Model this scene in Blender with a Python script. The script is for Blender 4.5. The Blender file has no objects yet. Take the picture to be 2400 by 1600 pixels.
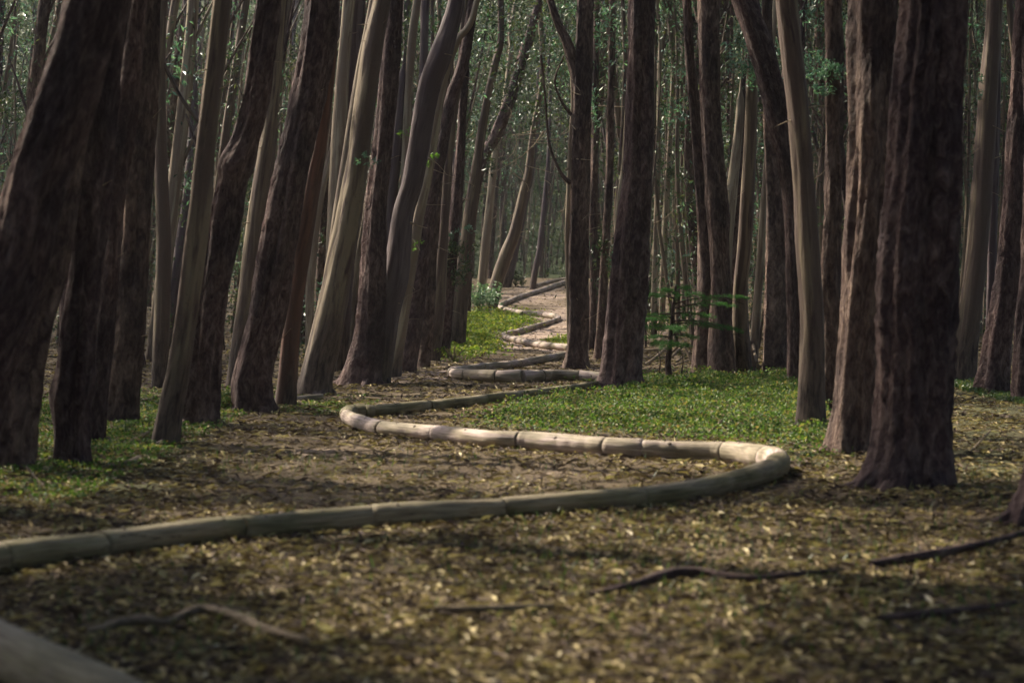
import bpy, math, random
import numpy as np
from mathutils import Vector, Matrix

SC = bpy.context.scene
COL = SC.collection
rnd = random.Random(7)
rg = np.random.default_rng(11)
R = math.radians

# ---------------------------------------------------------------- camera, sky, sun, exposure
F = 5000.0            # focal length in pixels of the 2400 px wide photograph (75 mm)
H = 2.0               # camera height
PITCH = math.atan(150 / F)
cam = bpy.data.cameras.new("camera")
cam.sensor_width = 36; cam.lens = 75; cam.clip_end = 2000; cam.clip_start = 0.1
cam.dof.use_dof = True; cam.dof.focus_distance = 46; cam.dof.aperture_fstop = 1.75
cam.dof.aperture_blades = 9
camo = bpy.data.objects.new("camera", cam); COL.objects.link(camo)
camo.location = (0, 0, H); camo.rotation_euler = (math.pi / 2 - PITCH, 0, 0)
SC.camera = camo

SUN_EL, SUN_AZ = R(43), R(-52)          # azimuth from +Y towards +X: the sun stands on the left, a little behind
S = Vector((math.cos(SUN_EL) * math.sin(SUN_AZ), math.cos(SUN_EL) * math.cos(SUN_AZ), math.sin(SUN_EL)))
world = bpy.data.worlds.new("World"); SC.world = world; world.use_nodes = True
wn = world.node_tree.nodes; wl = world.node_tree.links
sky = wn.new("ShaderNodeTexSky"); sky.sky_type = 'NISHITA'; sky.sun_disc = False
sky.sun_elevation = SUN_EL; sky.sun_rotation = SUN_AZ % (2 * math.pi)
sky.air_density = 1.0; sky.dust_density = 2.5; sky.ozone_density = 1.0
wn["Background"].inputs[1].default_value = 0.14
wl.new(sky.outputs[0], wn["Background"].inputs[0])
sl = bpy.data.lights.new("sun", 'SUN'); sl.energy = 4.0; sl.angle = R(1.2); sl.color = (1.0, 0.91, 0.72)
so = bpy.data.objects.new("sun", sl); COL.objects.link(so)
so.rotation_euler = S.to_track_quat('Z', 'Y').to_euler(); so.location = (-30, 20, 60)
SC.view_settings.view_transform = 'Standard'; SC.view_settings.look = 'None'
SC.view_settings.exposure = 1.7; SC.view_settings.gamma = 1; SC.view_settings.use_curve_mapping = False
SC.cycles.use_denoising = True
SC.cycles.max_bounces = 6; SC.cycles.diffuse_bounces = 3; SC.cycles.glossy_bounces = 2
SC.cycles.transmission_bounces = 4; SC.cycles.transparent_max_bounces = 4
SC.cycles.volume_bounces = 0; SC.cycles.volume_step_rate = 4
SC.cycles.sample_clamp_indirect = 4

# ---------------------------------------------------------------- helpers: terrain and pixels
PY = np.array([-80, 0, 46, 60, 68, 76, 84, 92, 105, 113, 128, 165, 300, 600.])
PZ = np.array([0, 0, 0, .08, .30, .56, .91, 1.26, 1.90, 1.95, 1.5, 3.5, 62, 110.])
def terrain(x, y):
    x = np.asarray(x, float); y = np.asarray(y, float)
    z = sum(np.interp(y + d, PY, PZ) for d in (-3, -1.5, 0, 1.5, 3)) / 5
    z = z + 0.025 * np.sin(x * 1.1 + .6 * y) * np.sin(y * .55 + 1) + 0.012 * np.sin(x * 3.1 + y * 1.7) * np.sin(y * 1.9 - x)
    side = np.clip((np.abs(x + 0.02 * y) - (3 + .05 * y)) / 8, 0, 1)
    z = z + side * 0.05 * (1 + np.sin(x * .7 + y * .33))
    return z
cp, sp = math.cos(PITCH), math.sin(PITCH)
def ray(px, py):
    a = (px - 1200) / F; b = (800 - py) / F
    return np.array([a, cp + b * sp, -sp + b * cp])
def at_depth(px, py, Y):
    d = ray(px, py); return np.array([0, 0, H]) + d * (Y / d[1])
_D = np.arange(5, 290, .04)
def unproj(px, py):
    d = ray(px, py); t = _D / d[1]
    z = H + d[2] * t; g = terrain(d[0] * t, _D)
    i = int(np.argmax(z < g))
    if z[i] >= g[i]: i = len(_D) - 1
    return np.array([d[0] * t[i], _D[i], g[i]])
def proj(P):
    P = np.asarray(P, float); x, y, z = P[..., 0], P[..., 1], P[..., 2] - H
    f = y * cp - z * sp; u = y * sp + z * cp
    f = np.where(f < .1, .1, f)
    return 1200 + F * x / f, 800 - F * u / f

def mesh_np(name, V, Q, uv=None, smooth=True):
    V = np.ascontiguousarray(V, np.float32); Q = np.ascontiguousarray(Q, np.int32)
    me = bpy.data.meshes.new(name); n, m, k = len(V), len(Q), Q.shape[1]
    me.vertices.add(n); me.vertices.foreach_set("co", V.ravel())
    me.loops.add(m * k); me.loops.foreach_set("vertex_index", Q.ravel())
    me.polygons.add(m)
    me.polygons.foreach_set("loop_start", np.arange(0, m * k, k, dtype=np.int32))
    if uv is not None:
        l = me.uv_layers.new(name="UVMap")
        l.data.foreach_set("uv", np.ascontiguousarray(uv[Q.ravel()], np.float32).ravel())
    me.polygons.foreach_set("use_smooth", np.full(m, smooth))
    me.update(calc_edges=True)
    return me
def link(name, me, mat=None, parent=None, loc=None):
    o = bpy.data.objects.new(name, me); COL.objects.link(o)
    if mat is not None and me is not None and not me.materials: me.materials.append(mat)
    if parent is not None: o.parent = parent
    if loc is not None: o.location = loc
    return o
def empty(name, loc):
    o = bpy.data.objects.new(name, None); COL.objects.link(o); o.location = loc
    o.empty_display_size = .2; return o
def tag(o, label=None, cat=None, group=None, kind=None):
    if label: o["label"] = label
    if cat: o["category"] = cat
    if group: o["group"] = group
    if kind: o["kind"] = kind
    return o

def catmull(P, n=8):
    P = np.asarray(P, float); Q = np.vstack([2 * P[0] - P[1], P, 2 * P[-1] - P[-2]]); out = []
    for i in range(1, len(Q) - 2):
        for t in np.arange(n) / n:
            a, b, c, d = Q[i - 1], Q[i], Q[i + 1], Q[i + 2]
            out.append(.5 * ((2 * b) + (-a + c) * t + (2 * a - 5 * b + 4 * c - d) * t * t + (-a + 3 * b - 3 * c + d) * t ** 3))
    out.append(P[-1]); return np.array(out)
def resample(P, step):
    d = np.r_[0, np.cumsum(np.linalg.norm(np.diff(P[:, :3], axis=0), axis=1))]
    n = max(2, int(d[-1] / step) + 1); s = np.linspace(0, d[-1], n)
    return np.stack([np.interp(s, d, P[:, k]) for k in range(P.shape[1])], 1), s

def tube(P, rad, n=16, rough=0.0, seed=0, caps=False, flare=0.0, ridges=(3, 5, 8, 13)):
    """swept tube, seam turned away from the camera; returns verts, quads, uv"""
    P = np.asarray(P, float); m = len(P); T = np.gradient(P, axis=0); T /= np.linalg.norm(T, axis=1)[:, None] + 1e-9
    ref = np.array([0, 1., 0]) if abs(T[:, 1]).mean() < .8 else np.array([0, 0, 1.])
    if abs(T[:, 2]).mean() < .5: ref = np.array([0, 0, 1.])          # lying: seam at the bottom
    A = ref - T * (T @ ref)[:, None]; A /= np.linalg.norm(A, axis=1)[:, None]
    B = np.cross(T, A)
    if abs(T[:, 2]).mean() < .5: A, B = -A, -B
    s = np.r_[0, np.cumsum(np.linalg.norm(np.diff(P, axis=0), axis=1))]
    th = np.linspace(0, 2 * np.pi, n + 1); r_ = np.random.default_rng(seed)
    dv = np.zeros((m, n + 1)); rm = float(np.mean(rad)) + 1e-6
    if rough > 0:
        for k in ridges:
            ph, b, c, b2 = r_.uniform(0, 6.3), r_.uniform(.4, 1.6), r_.uniform(.3, 1.2) / max(rm, .04) * .25, r_.uniform(0, 6.3)
            amp = rough * (1.3 if k < 6 else .75) * r_.uniform(.6, 1.3)
            w = b * np.sin(c * s + b2) + .5 * b * np.sin(2.7 * c * s + ph)
            dv += amp * np.sin(k * th[None, :] + ph + w[:, None]) * (1 + .4 * np.sin(1.9 * c * s + b2 * 2))[:, None]
        dv += rough * .35 * r_.standard_normal((m, n + 1))
        dv[:, -1] = dv[:, 0]
    if flare > 0:
        ph = r_.uniform(0, 6.3)
        lob = .55 + .45 * np.sin(5 * th + ph) * np.sin(2 * th + ph)
        dv += flare * np.exp(-s / (rm * 1.1))[:, None] * lob[None, :]
    RR = np.asarray(rad)[:, None] * (1 + dv)
    V = P[:, None, :] + RR[..., None] * (np.cos(th)[None, :, None] * A[:, None, :] + np.sin(th)[None, :, None] * B[:, None, :])
    V = V.reshape(-1, 3)
    i, j = np.meshgrid(np.arange(m - 1), np.arange(n), indexing='ij'); a = (i * (n + 1) + j).ravel()
    Q = np.stack([a, a + 1, a + n + 2, a + n + 1], 1)
    uv = np.stack([np.tile(th * rm, m), np.repeat(s, n + 1)], 1)
    if caps:
        for end, row in ((0, 0), (1, m - 1)):
            base = row * (n + 1); c = len(V); ring = V[base:base + n].copy(); ctr = P[row]
            sgn = -1 if end == 0 else 1
            inner = ctr + (ring - ctr) * .95 + T[row] * sgn * rad[row] * .012
            V = np.vstack([V, inner, (ctr + T[row] * sgn * rad[row] * .015)[None]])
            uv = np.vstack([uv, np.zeros((n + 1, 2))])
            jj = np.arange(n); j2 = (jj + 1) % n
            q1 = np.stack([base + jj, base + j2, c + j2, c + jj], 1)
            q2 = np.stack([c + jj, c + j2, np.full(n, c + n), np.full(n, c + n)], 1)
            if end == 0: q1 = q1[:, ::-1]
            Q = np.vstack([Q, q1]); tri = q2[:, :3]
            # degenerate-free fan: pair triangles into quads
            k = np.arange(0, n - 1, 2)
            Q = np.vstack([Q, np.stack([c + k, c + k + 1, c + (k + 2) % n, np.full(len(k), c + n)], 1)])
    return V, Q, uv

def join_parts(parts):
    V = []; Q = []; U = []; off = 0
    for v, q, u in parts:
        V.append(v); Q.append(q + off); U.append(u); off += len(v)
    return np.vstack(V), np.vstack(Q), np.vstack(U)

def unit(a): return a / (np.linalg.norm(a, axis=-1, keepdims=True) + 1e-9)
def leaves(C, size, ratio=.3, droop=.3, flat=0.0, direc=None, curl=.15):
    """one bent four-cornered leaf per centre"""
    n = len(C); size = np.broadcast_to(size, (n,))[:, None]
    d = rg.standard_normal((n, 3)) if direc is None else direc + .35 * rg.standard_normal((n, 3))
    d[:, 2] *= (1 - flat); d[:, 2] -= droop; d = unit(d)
    u = rg.standard_normal((n, 3)) * (1 - flat * .85); u[:, 2] += flat * 1.6
    side = unit(np.cross(d, u)); up = np.cross(side, d)
    w = size * ratio * .5; b = C - d * size * .5; t = C + d * size * .5 - up * size * curl
    l = C + side * w + up * size * curl * .5; r = C - side * w + up * size * curl * .5
    V = np.stack([b, l, t, r], 1).reshape(-1, 3)
    return V, np.arange(4 * n).reshape(-1, 4)

def inpoly(x, y, poly):
    x = np.asarray(x); y = np.asarray(y); c = np.zeros(x.shape, bool); n = len(poly)
    for i in range(n):
        x0, y0 = poly[i]; x1, y1 = poly[(i + 1) % n]
        k = ((y0 > y) != (y1 > y)) & (x < (x1 - x0) * (y - y0) / (y1 - y0 + 1e-9) + x0)
        c ^= k
    return c

# ---------------------------------------------------------------- materials
def new_mat(name):
    m = bpy.data.materials.new(name); m.use_nodes = True
    nt = m.node_tree; return m, nt, nt.nodes, nt.links, nt.nodes["Principled BSDF"]
def ramp(ns, stops, interp='LINEAR'):
    r = ns.new("ShaderNodeValToRGB"); e = r.color_ramp.elements; r.color_ramp.interpolation = interp
    while len(e) < len(stops): e.new(.5)
    for i, (p, c) in enumerate(stops): e[i].position = p; e[i].color = (*c, 1)
    return r
def noise(ns, ls, vec, scale, detail=4, rough=.55, dist=0.0, map_scale=None):
    if map_scale is not None:
        mp = ns.new("ShaderNodeMapping"); mp.inputs["Scale"].default_value = map_scale
        ls.new(vec, mp.inputs["Vector"]); vec = mp.outputs[0]
    n = ns.new("ShaderNodeTexNoise"); n.inputs["Scale"].default_value = scale
    n.inputs["Detail"].default_value = detail; n.inputs["Roughness"].default_value = rough
    n.inputs["Distortion"].default_value = dist
    ls.new(vec, n.inputs["Vector"]); return n.outputs["Fac"]
def mixc(ns, ls, fac, a, b, mode='MIX'):
    m = ns.new("ShaderNodeMix"); m.data_type = 'RGBA'; m.blend_type = mode
    for s, v in ((0, fac), (6, a), (7, b)):
        if hasattr(v, "is_linked") or hasattr(v, "links"): ls.new(v, m.inputs[s])
        elif s == 0: m.inputs[0].default_value = v
        else: m.inputs[s].default_value = (*v, 1)
    return m.outputs[2]
def uv_plus_object(ns, ls):
    """bark coordinates, shifted per object so no two trunks repeat"""
    tc = ns.new("ShaderNodeTexCoord"); oi = ns.new("ShaderNodeObjectInfo")
    mu = ns.new("ShaderNodeMath"); mu.operation = 'MULTIPLY'; mu.inputs[1].default_value = 37
    ls.new(oi.outputs["Random"], mu.inputs[0])
    va = ns.new("ShaderNodeVectorMath"); va.operation = 'ADD'
    ls.new(tc.outputs["UV"], va.inputs[0]); ls.new(mu.outputs[0], va.inputs[1])
    return tc, oi, va.outputs[0]
def bump(ns, ls, h, b, strength, dist):
    bp = ns.new("ShaderNodeBump"); bp.inputs["Strength"].default_value = strength; bp.inputs["Distance"].default_value = dist
    ls.new(h, bp.inputs["Height"]); ls.new(bp.outputs[0], b.inputs["Normal"])

def rough_bark(name, dark, mid, light, fine=1.0):
    m, nt, ns, ls, b = new_mat(name); tc, oi, uv = uv_plus_object(ns, ls)
    f1 = noise(ns, ls, uv, 1, 6, .62, .6, (19 * fine, 5.0 * fine, 1))
    f2 = noise(ns, ls, uv, 1, 5, .6, .3, (62 * fine, 17 * fine, 1))
    big = noise(ns, ls, uv, 1, 3, .5, .2, (2.2, .7, 1))
    r1 = ramp(ns, [(.34, dark), (.47, mid), (.60, light), (.70, tuple(v * 1.7 for v in light))]); ls.new(f1, r1.inputs[0])
    r2 = ramp(ns, [(.3, tuple(v * .55 for v in mid)), (.65, tuple(v * 1.25 for v in light))]); ls.new(f2, r2.inputs[0])
    c = mixc(ns, ls, .35, r1.outputs[0], r2.outputs[0])
    rb = ramp(ns, [(.35, (.55, .52, .55)), (.65, (1.35, 1.25, 1.1))]); ls.new(big, rb.inputs[0])
    c = mixc(ns, ls, 1.0, c, rb.outputs[0], 'MULTIPLY')
    ls.new(c, b.inputs["Base Color"]); b.inputs["Roughness"].default_value = .9
    b.inputs["Specular IOR Level"].default_value = .2
    ad = ns.new("ShaderNodeMath"); ad.operation = 'MULTIPLY_ADD'; ad.inputs[1].default_value = .35
    ls.new(f2, ad.inputs[0]); ls.new(f1, ad.inputs[2]); bump(ns, ls, ad.outputs[0], b, 1.0, .09)
    return m
def smooth_bark(name, base, streak, patch, foot=1.2):
    m, nt, ns, ls, b = new_mat(name); tc, oi, uv = uv_plus_object(ns, ls)
    s1 = noise(ns, ls, uv, 1, 5, .6, .4, (14, .9, 1))
    s2 = noise(ns, ls, uv, 1, 4, .6, .5, (5, .35, 1))
    sp_ = noise(ns, ls, uv, 1, 4, .7, 0, (40, 16, 1))
    r1 = ramp(ns, [(.38, streak), (.52, base), (.75, tuple(v * 1.15 for v in base))]); ls.new(s1, r1.inputs[0])
    r2 = ramp(ns, [(.44, (0, 0, 0)), (.56, (1, 1, 1))]); ls.new(s2, r2.inputs[0])
    c = mixc(ns, ls, r2.outputs[0], patch, r1.outputs[0])
    # rough dark stocking of old bark at the foot of the tree
    sx = ns.new("ShaderNodeSeparateXYZ"); ls.new(tc.outputs["UV"], sx.inputs[0])
    a = ns.new("ShaderNodeMath"); a.operation = 'MULTIPLY_ADD'; a.inputs[1].default_value = 2.2
    ls.new(s1, a.inputs[0]); ls.new(sx.outputs[1], a.inputs[2])
    mr = ns.new("ShaderNodeMapRange"); mr.inputs[1].default_value = foot + .7; mr.inputs[2].default_value = foot + 1.5
    ls.new(a.outputs[0], mr.inputs[0])
    f1 = noise(ns, ls, uv, 1, 6, .65, .5, (26, 3, 1))
    rr = ramp(ns, [(.35, (.018, .011, .012)), (.65, (.12, .085, .07))]); ls.new(f1, rr.inputs[0])
    c = mixc(ns, ls, mr.outputs[0], rr.outputs[0], c)
    rs = ramp(ns, [(.28, (.45, .4, .4)), (.42, (1, 1, 1))]); ls.new(sp_, rs.inputs[0])
    c = mixc(ns, ls, .6, c, rs.outputs[0], 'MULTIPLY')
    ls.new(c, b.inputs["Base Color"]); b.inputs["Roughness"].default_value = .75
    b.inputs["Specular IOR Level"].default_value = .25
    bump(ns, ls, s1, b, .9, .03)
    return m
def leaf_mat(name, stops, trans=.4, rough=.4, spec=.5):
    m, nt, ns, ls, b = new_mat(name)
    g = ns.new("ShaderNodeNewGeometry"); r = ramp(ns, stops); ls.new(g.outputs["Random Per Island"], r.inputs[0])
    ls.new(r.outputs[0], b.inputs["Base Color"]); b.inputs["Roughness"].default_value = rough
    b.inputs["Specular IOR Level"].default_value = spec
    if trans > 0:
        t = ns.new("ShaderNodeBsdfTranslucent"); mu = mixc(ns, ls, 1.0, r.outputs[0], (1.3, 1.45, .8), 'MULTIPLY')
        ls.new(mu, t.inputs[0]); mx = ns.new("ShaderNodeMixShader"); mx.inputs[0].default_value = trans
        ls.new(b.outputs[0], mx.inputs[1]); ls.new(t.outputs[0], mx.inputs[2])
        ls.new(mx.outputs[0], ns["Material Output"].inputs[0])
    return m

M = {}
M['rough'] = rough_bark("bark_rough", (.014, .006, .009), (.050, .028, .034), (.125, .092, .092))
M['rough2'] = rough_bark("bark_rough_brown", (.015, .007, .009), (.055, .034, .037), (.145, .108, .096), .8)
M['red'] = smooth_bark("bark_red", (.125, .055, .038), (.045, .022, .018), (.075, .038, .030), .5)
M['smooth'] = smooth_bark("bark_smooth_olive", (.165, .126, .086), (.055, .032, .032), (.092, .062, .052), 1.1)
M['pale'] = smooth_bark("bark_smooth_pale", (.30, .25, .175), (.12, .082, .062), (.18, .135, .10), .6)
M['grey'] = smooth_bark("bark_smooth_grey", (.105, .080, .082), (.045, .028, .034), (.072, .050, .056), .9)
M['twig'] = rough_bark("dead_wood", (.10, .07, .055), (.22, .17, .13), (.36, .30, .23), 2)
M['dead'] = rough_bark("fallen_wood", (.06, .045, .035), (.17, .135, .10), (.30, .25, .19), 1.5)

def log_mat(name, tint):
    m, nt, ns, ls, b = new_mat(name); tc, oi, uv = uv_plus_object(ns, ls)
    g = noise(ns, ls, uv, 1, 5, .6, .3, (34, 2.2, 1)); st = noise(ns, ls, uv, 1, 4, .55, .6, (5, 1.1, 1))
    ck = noise(ns, ls, uv, 1, 4, .5, .8, (16, .7, 1))
    r1 = ramp(ns, [(.3, (.18, .148, .125)), (.5, (.37, .315, .275)), (.72, (.52, .455, .41))]); ls.new(g, r1.inputs[0])
    r2 = ramp(ns, [(.34, (.42, .42, .30)), (.47, (.72, .72, .56)), (.56, (.95, .92, .88)), (.7, (1.1, 1.05, 1.0))]); ls.new(st, r2.inputs[0])
    c = mixc(ns, ls, 1.0, r1.outputs[0], r2.outputs[0], 'MULTIPLY')
    r3 = ramp(ns, [(.485, (1, 1, 1)), (.497, (.22, .18, .15)), (.503, (.22, .18, .15)), (.515, (1, 1, 1))]); ls.new(ck, r3.inputs[0])
    ms = ns.new("ShaderNodeMapRange"); ms.inputs[1].default_value = .5; ms.inputs[2].default_value = .6; ls.new(st, ms.inputs[0])
    c2 = mixc(ns, ls, 1.0, c, r3.outputs[0], 'MULTIPLY'); c = mixc(ns, ls, ms.outputs[0], c, c2)
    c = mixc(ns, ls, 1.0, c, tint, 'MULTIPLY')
    # brightness varied at random from log to log
    ro = ns.new("ShaderNodeMapRange"); ro.inputs[1].default_value = 0; ro.inputs[2].default_value = 1
    ro.inputs[3].default_value = .90; ro.inputs[4].default_value = 1.06; ls.new(oi.outputs["Random"], ro.inputs[0])
    mm = ns.new("ShaderNodeVectorMath"); mm.operation = 'SCALE'; ls.new(c, mm.inputs[0]); ls.new(ro.outputs[0], mm.inputs[3])
    ls.new(mm.outputs[0], b.inputs["Base Color"]); b.inputs["Roughness"].default_value = .8
    b.inputs["Specular IOR Level"].default_value = .3
    bump(ns, ls, g, b, .6, .012); return m
M['log'] = log_mat('log_weathered', (.98, .92, .98)); M['log_shaded'] = log_mat('log_shaded', (.56, .54, .42)); M['log_deep_shade'] = log_mat('log_deep_shade', (.36, .36, .30))  # the two darker copies carry the shade on some logs in their colour
m_, nt_, ns_, ls_, b_ = new_mat("knot_dark"); b_.inputs["Base Color"].default_value = (.09, .065, .05, 1); b_.inputs["Roughness"].default_value = .9
M['knot'] = m_
M['litter'] = leaf_mat("litter_leaf", [(0, (.034, .020, .022)), (.33, (.080, .052, .042)), (.60, (.18, .130, .074)), (.84, (.33, .255, .125)), (.97, (.46, .38, .22)), (1, (.58, .50, .38))], .12, .75, .15)
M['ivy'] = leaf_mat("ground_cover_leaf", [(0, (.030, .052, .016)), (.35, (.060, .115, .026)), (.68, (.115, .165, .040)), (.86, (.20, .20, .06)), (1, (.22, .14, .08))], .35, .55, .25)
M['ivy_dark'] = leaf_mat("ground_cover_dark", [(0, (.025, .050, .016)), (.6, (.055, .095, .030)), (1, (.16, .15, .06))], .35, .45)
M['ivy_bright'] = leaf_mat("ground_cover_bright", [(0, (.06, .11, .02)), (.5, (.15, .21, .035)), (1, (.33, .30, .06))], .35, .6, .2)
M['leaf'] = leaf_mat("gum_leaf", [(0, (.015, .027, .015)), (.45, (.030, .054, .025)), (.8, (.062, .092, .038)), (1, (.15, .155, .06))], .2, .45, .35)
M['leaf_teal'] = leaf_mat("gum_leaf_young", [(0, (.045, .105, .075)), (.6, (.09, .19, .13)), (1, (.22, .33, .25))], .3, .3, .6)
M['leaf_lime'] = leaf_mat("leaf_lime", [(0, (.07, .15, .03)), (1, (.15, .25, .05))], .5, .4)
M['leaf_silver'] = leaf_mat("leaf_silver", [(0, (.05, .13, .05)), (.6, (.15, .28, .14)), (1, (.45, .52, .38))], .2, .35, .7)
M['needle'] = leaf_mat("fir_needle", [(0, (.022, .070, .022)), (1, (.060, .155, .040))], .3, .6, .2)

def ground_mat():
    m, nt, ns, ls, b = new_mat("forest_floor"); tc = ns.new("ShaderNodeTexCoord"); o = tc.outputs["Object"]
    ea = ns.new("ShaderNodeAttribute"); ea.attribute_name = "earth"; gr = ns.new("ShaderNodeAttribute"); gr.attribute_name = "green"
    fl = noise(ns, ls, o, 1, 5, .65, .5, (9, 22, 9)); f2 = noise(ns, ls, o, 1, 4, .6, .8, (34, 60, 30))
    bg = noise(ns, ls, o, .5, 3, .5)
    r1 = ramp(ns, [(.30, (.020, .012, .013)), (.45, (.052, .034, .026)), (.58, (.125, .093, .050)), (.75, (.25, .195, .11))]); ls.new(f2, r1.inputs[0])
    r2 = ramp(ns, [(.35, (.034, .021, .021)), (.6, (.16, .118, .072))]); ls.new(fl, r2.inputs[0])
    lit = mixc(ns, ls, .45, r1.outputs[0], r2.outputs[0])
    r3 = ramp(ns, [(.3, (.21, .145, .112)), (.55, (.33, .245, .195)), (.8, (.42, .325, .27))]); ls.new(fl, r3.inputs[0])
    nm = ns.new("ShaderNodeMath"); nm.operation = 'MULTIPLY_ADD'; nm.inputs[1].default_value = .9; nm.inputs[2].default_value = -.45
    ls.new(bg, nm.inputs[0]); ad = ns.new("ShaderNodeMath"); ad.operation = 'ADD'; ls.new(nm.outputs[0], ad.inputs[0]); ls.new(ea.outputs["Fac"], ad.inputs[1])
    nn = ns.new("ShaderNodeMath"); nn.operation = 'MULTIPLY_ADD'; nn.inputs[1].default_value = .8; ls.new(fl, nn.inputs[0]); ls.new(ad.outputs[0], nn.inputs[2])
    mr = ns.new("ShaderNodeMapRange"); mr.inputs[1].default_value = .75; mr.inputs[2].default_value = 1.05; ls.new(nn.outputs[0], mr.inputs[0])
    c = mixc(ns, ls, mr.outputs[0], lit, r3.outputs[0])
    r4 = ramp(ns, [(.35, (.02, .028, .014)), (.6, (.055, .085, .028))]); ls.new(f2, r4.inputs[0])
    c = mixc(ns, ls, gr.outputs["Fac"], c, r4.outputs[0])
    ls.new(c, b.inputs["Base Color"]); b.inputs["Roughness"].default_value = .95; b.inputs["Specular IOR Level"].default_value = .15
    bump(ns, ls, f2, b, .8, .03); return m
M['ground'] = ground_mat()

# ---------------------------------------------------------------- ground
GREEN = {
 'right': [(1080, 1000), (1200, 950), (1400, 920), (1500, 903), (1700, 884), (1870, 888), (1900, 960), (1985, 1050), (1940, 1090), (1840, 1066), (1720, 1036), (1500, 1022), (1250, 1012)],
 'left': [(-60, 940), (130, 930), (330, 925), (500, 925), (570, 915), (640, 960), (520, 985), (470, 1040), (440, 1095), (390, 1150), (230, 1190), (60, 1180), (-60, 1150)],
 'far': [(1060, 738), (1190, 728), (1238, 745), (1225, 764), (1130, 792), (1165, 825), (1090, 834), (1030, 832), (1030, 780)],
 'dark': [(2215, 895), (2420, 925), (2420, 1130), (2225, 1120)],
 'strip': [(690, 945), (780, 935), (850, 948), (830, 962), (700, 966)],
 'tuft': [(1290, 795), (1335, 790), (1335, 806), (1300, 806)],
}
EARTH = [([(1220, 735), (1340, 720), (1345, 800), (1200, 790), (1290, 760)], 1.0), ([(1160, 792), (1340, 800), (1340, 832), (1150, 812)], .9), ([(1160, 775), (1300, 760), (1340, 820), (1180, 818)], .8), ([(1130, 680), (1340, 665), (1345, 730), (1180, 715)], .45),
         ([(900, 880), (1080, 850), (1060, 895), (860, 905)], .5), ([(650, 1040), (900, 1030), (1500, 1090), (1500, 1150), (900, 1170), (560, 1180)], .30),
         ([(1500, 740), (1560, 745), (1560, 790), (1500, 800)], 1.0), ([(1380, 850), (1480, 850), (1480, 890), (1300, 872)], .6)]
ys = [-40, -25, -12, -4, 2, 5]
while ys[-1] < 560: ys.append(ys[-1] + max(.09, (ys[-1]) * .0125))
ys = np.array(ys); v = np.linspace(-1, 1, 241); u = np.sign(v) * np.abs(v) ** 1.5
GX = u[None, :] * (25 + .45 * np.clip(ys, 0, None))[:, None]; GY = np.repeat(ys[:, None], 241, 1)
GZ = terrain(GX, GY) + .012 * rg.standard_normal(GX.shape) * (np.abs(GX) < 40)
V = np.stack([GX, GY, GZ], -1).reshape(-1, 3)
nr, nc = GX.shape; i, j = np.meshgrid(np.arange(nr - 1), np.arange(nc - 1), indexing='ij'); a = (i * nc + j).ravel()
me = mesh_np("ground", V, np.stack([a, a + 1, a + nc + 1, a + nc], 1))
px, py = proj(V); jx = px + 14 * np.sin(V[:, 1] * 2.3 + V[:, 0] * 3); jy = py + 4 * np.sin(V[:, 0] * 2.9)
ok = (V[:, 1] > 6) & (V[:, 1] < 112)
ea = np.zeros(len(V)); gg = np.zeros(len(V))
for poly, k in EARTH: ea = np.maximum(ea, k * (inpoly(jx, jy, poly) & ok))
for k, poly in GREEN.items(): gg = np.maximum(gg, .5 * (inpoly(jx, jy, poly) & ok))
gg = np.maximum(gg, .8 * np.clip((V[:, 1] - 118) / 12, 0, 1))
def blur(a):
    a = a.reshape(nr, nc).copy()
    for _ in range(2): a[1:-1, 1:-1] = (a[1:-1, 1:-1] * 2 + a[:-2, 1:-1] + a[2:, 1:-1] + a[1:-1, :-2] + a[1:-1, 2:]) / 6
    return a.ravel()
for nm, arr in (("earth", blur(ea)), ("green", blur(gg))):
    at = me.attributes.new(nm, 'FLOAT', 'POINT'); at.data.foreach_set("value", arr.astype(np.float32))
tag(link("ground", me, M['ground']), kind='structure')

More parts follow.
